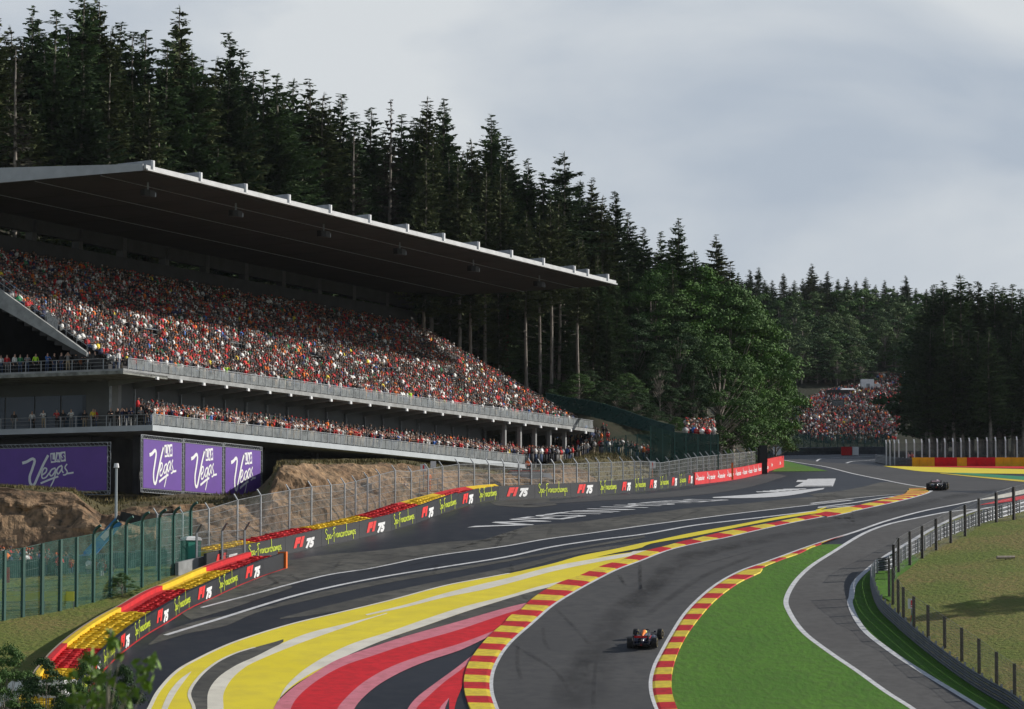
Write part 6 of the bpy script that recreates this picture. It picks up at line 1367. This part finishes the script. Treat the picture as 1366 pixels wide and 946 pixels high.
# monitor, marshal posts, van and cabin behind the debris fence
a=at(487,658,306); th=simple('monitor','small dark screen in a black frame on the debris fence','screen',a); MB().box(-.58,.58,-.08,.08,0,.84).build('frame',dk,th); MB().box(-.50,.50,-.1,-.085,.08,.76).build('screen',mat('screen_brown',(.06,.04,.035),.3),th); MB().box(-.04,.04,0,.06,-2.2,0).build('post',galv,th)
def mpost(px,py,Y,w,l):
    a=at(px,py,Y); th=simple('marshal_post',l,'marshal post',a); mb=MB()
    for x in (-w/2,w/2):
        for y in (-.5,.5): mb.box(x-.03,x+.03,y-.03,y+.03,-2.4,1.1)
    mb.box(-w/2,w/2,-.5,-.45,1.0,1.06); mb.box(-w/2,w/2,-.5,-.45,.5,.54); mb.build('frame',galv,th); MB().box(-w/2,w/2,-.5,.5,-.06,0).build('deck',orangeM,th); return a
a=mpost(404,673,303,2.6,'orange decked marshal post on the rocks behind the debris fence')
o=person(a+Vector((-.75,-.1,0)),.3,'orange','grey shorts','stand','x',None); o.material_slots[2].material=shM['orange']; o['label']='marshal in orange standing on the left of the marshal post'
o=person(a+Vector((.45,-.1,0)),1.2,'orange','grey shorts','lean','x',None); o.material_slots[2].material=shM['orange']; o['label']='marshal in orange leaning right on the marshal post'
o=person(at(412,670,302.5),1.4,'orange','grey shorts','point','x',None); o.material_slots[2].material=shM['orange']; o['label']='marshal in orange pointing, rightmost of three on the post'
a=mpost(572,655,318,1.6,'small orange marshal cage left of the truck'); o=person(a,.5,'orange','grey shorts','stand','x',None); o.material_slots[2].material=shM['orange']; o['label']='marshal in orange inside the small marshal cage'
th=simple('service_truck','grey box truck with a red top edge behind the middle of the debris fence','truck',at(703,648,338),.15)
MB().box(-1.6,1.4,-.9,.9,.3,1.3).build('box_body',mat('truck_grey',(.33,.34,.35),.5,var=.2,scale=1),th); MB().box(-1.7,1.45,-.95,.95,1.31,1.38).build('red_top',santR,th); MB().loft([[(1.42,-.85,.3),(2.5,-.85,.3),(2.5,.85,.3),(1.42,.85,.3)],[(1.42,-.85,1.15),(2.1,-.85,1.15),(2.1,.85,1.15),(1.42,.85,1.15)]]).build('cab',whtM,th)
for x in (-1,1.9):
    for y in (-.85,.85): MB().tube((x,y-.1,.32),(x,y+.1,.32),.32,n=10).build('wheel',tyreM,th)
o=person(at(705,630,339)+Vector((0,1.2,-.3)),0,'orange','black trousers','stand','x',None); o['label']='person in orange behind the grey box truck'
for px,py,Y,l in ((545,634,322,'small white sign above the rocks left of the middle'),(578,624,326,'small pale sign under the edge of the lower terrace')):
    a=at(px,py,Y); th=simple('small_sign',l,'sign',a); MB().box(-.25,.25,-.03,.03,0,.6).build('board',whtM,th); MB().box(-.03,.03,0,.04,-2,0).build('post',galv,th)
th=simple('orange_post','thin orange post before the far end of the debris fence','post',at(977,640,385)); MB().box(-.1,.1,-.1,.1,0,1.8).build('post_body',orangeM,th)
# propped poles leaning on the rock
th=simple('scaffold_poles','bundle of grey scaffold poles leaning against the rocks','poles',at(372,700,300)); mb=MB()
for k in range(7): mb.tube((-.9+k*.3,rnd.uniform(-.3,.3),-.6),(-.2+k*.34+.8,.5,2.9-rnd.uniform(0,.7)),.04,n=5)
mb.build('poles',galv,th)
for px,py,sh_,l in ((346,706,'black','person in dark clothes by the rocks left of the scaffold poles'),(388,700,'green','person in green by the rocks right of the scaffold poles'),(540,668,'grey','person by the fence left of the marshal cage')):
    o=person(at(px,py,298 if px<500 else 317),.5,sh_,'black trousers','photo','x',None); o['label']=l
# hillside: screens, tent, pole
def hillthing(name,label,cat,px,py): p=hill_point(px,py) or tuple(at(px,py,800)); return simple(name,label,cat,Vector(p)+Vector((0,0,-.3)))
th=hillthing('white_container','small white container at the top of the hillside crowd','container',1158,524); MB().box(-1.6,1.2,-1.2,1.2,0,3.2).build('container_body',whtM,th); MB().box(1.25,2.6,-1.2,1.2,0,2.2).build('side_box',mat('pale_grey',(.55,.55,.54),.6),th); MB().box(-.5,.3,-1.26,-1.21,.2,2.2).build('door',galv,th)
th=hillthing('dark_tent','long dark tent with a pale roof above the hillside crowd','tent',1122,533); MB().box(-3.2,1.8,-1.5,1.5,0,2.3).build('tent_body',dk,th); MB().loft([[(-.3,-1.6,2.3),(3.0,-1.6,2.3),(3.0,1.6,2.3),(-.3,1.6,2.3)],[(.2,-.3,2.7),(2.6,-.3,2.7),(2.6,.3,2.7),(.2,.3,2.7)]]).build('tent_roof',whtM,th)
th=hillthing('video_screen','dark box screen standing in the hillside crowd','screen',1118,550); MB().box(-1.3,1.3,-.3,.3,.6,2.9).build('screen_box',mat('screen_dark',(.05,.055,.06),.5),th); MB().box(-1.1,1.1,-.34,-.31,.8,2.7).build('screen_face',glassM,th)
th=hillthing('pole','thin pale pole at the upper right of the hillside crowd','pole',1207,520); MB().tube((0,0,0),(0,0,5.2),.10,n=6).build('pole_body',whtM,th)
for px,l in ((1044,'left thin pole beside the far end of the track'),(1052,'right thin pole beside the far end of the track')):
    th=simple('pole',l,'pole',gp(px,606)); MB().tube((0,0,0),(0,0,5.5),.09,n=6).build('pole_body',galv,th)
# marshals at the far barrier
for px,sh_,l in ((1213,'pink','marshal in pale orange left of the pair behind the far rail'),(1218,'red','marshal in red right of the pair behind the far rail')):
    o=person(gp(px,618.5)+Vector((0,1.5,0)),0,sh_,'black trousers','lean','x',None); o['label']=l
# log on the bank, white van behind the treetops
b=gph(1342,747,200,420); th=simple('log','short pale log lying on the grass bank','log',b,.25); MB().tube((-.75,0,.18),(.75,.1,.22),.13,.11,n=8).build('log_body',mat('pale_wood',(.45,.38,.32),.8,var=.4,scale=4),th); MB().tube((0,0,.1),(-.12,.05,-.3),.05,n=5).build('log_stub',mat('dark_wood',(.1,.07,.05),.9),th)
b=gp(50,950); th=simple('white_van','white van almost hidden behind the leafy treetops at bottom left','van',b,1.2)
MB().loft([[(-.95,-2.3,.35),(.95,-2.3,.35),(.95,2.3,.35),(-.95,2.3,.35)],[(-.95,-2.3,1.1),(.95,-2.3,1.1),(.95,2.3,1.1),(-.95,2.3,1.1)],[(-.82,-2.2,1.95),(.82,-2.2,1.95),(.82,1.2,1.95),(-.82,1.2,1.95)]]).build('van_body',whtM,th)
for x in (-.9,.9):
    for y in (-1.4,1.5): MB().tube((x-.1,y,.33),(x+.1,y,.33),.33,n=10).build('wheel',tyreM,th)
MB().box(-.7,.7,1.62,1.72,1.2,1.7).build('windscreen',glassM,th)
# plants on the lower balcony

for t,l in ((12.5,'potted plant by the first windows of the lower balcony'),(27,'second potted plant along the lower balcony windows'),(31.5,'third potted plant along the lower balcony windows'),(49,'fourth potted plant along the lower balcony windows')):
    p=SP(t,3.9,zL(t)+.2); th=empty('potted_plant',p); tag(th,l,'plant','potted plants on the lower balcony'); MB().loft([[(.25*k*math.cos(a),.25*k*math.sin(a),z) for a in np.linspace(0,6.28,9)[:-1]] for z,k in ((0,.8),(.5,1.))]).build('pot',tanM,th,loc=(0,0,0)); o=obj('foliage',BL[0][1],th,(0,0,.2)); o.scale=(.11,.11,.105)

# ================================================================== light haze in the valley air
hz=bpy.data.materials.new('haze_air'); hz.use_nodes=True; t=hz.node_tree; t.nodes.remove(t.nodes['Principled BSDF']); pv=t.nodes.new('ShaderNodeVolumePrincipled'); pv.inputs['Color'].default_value=(.86,.93,1,1); pv.inputs['Density'].default_value=.000022; pv.inputs['Anisotropy'].default_value=.1
t.links.new(pv.outputs[0],t.nodes['Material Output'].inputs['Volume'])
tag(MB().box(-2700,2700,-310,3250,-20,175).build('haze',hz),kind='stuff')
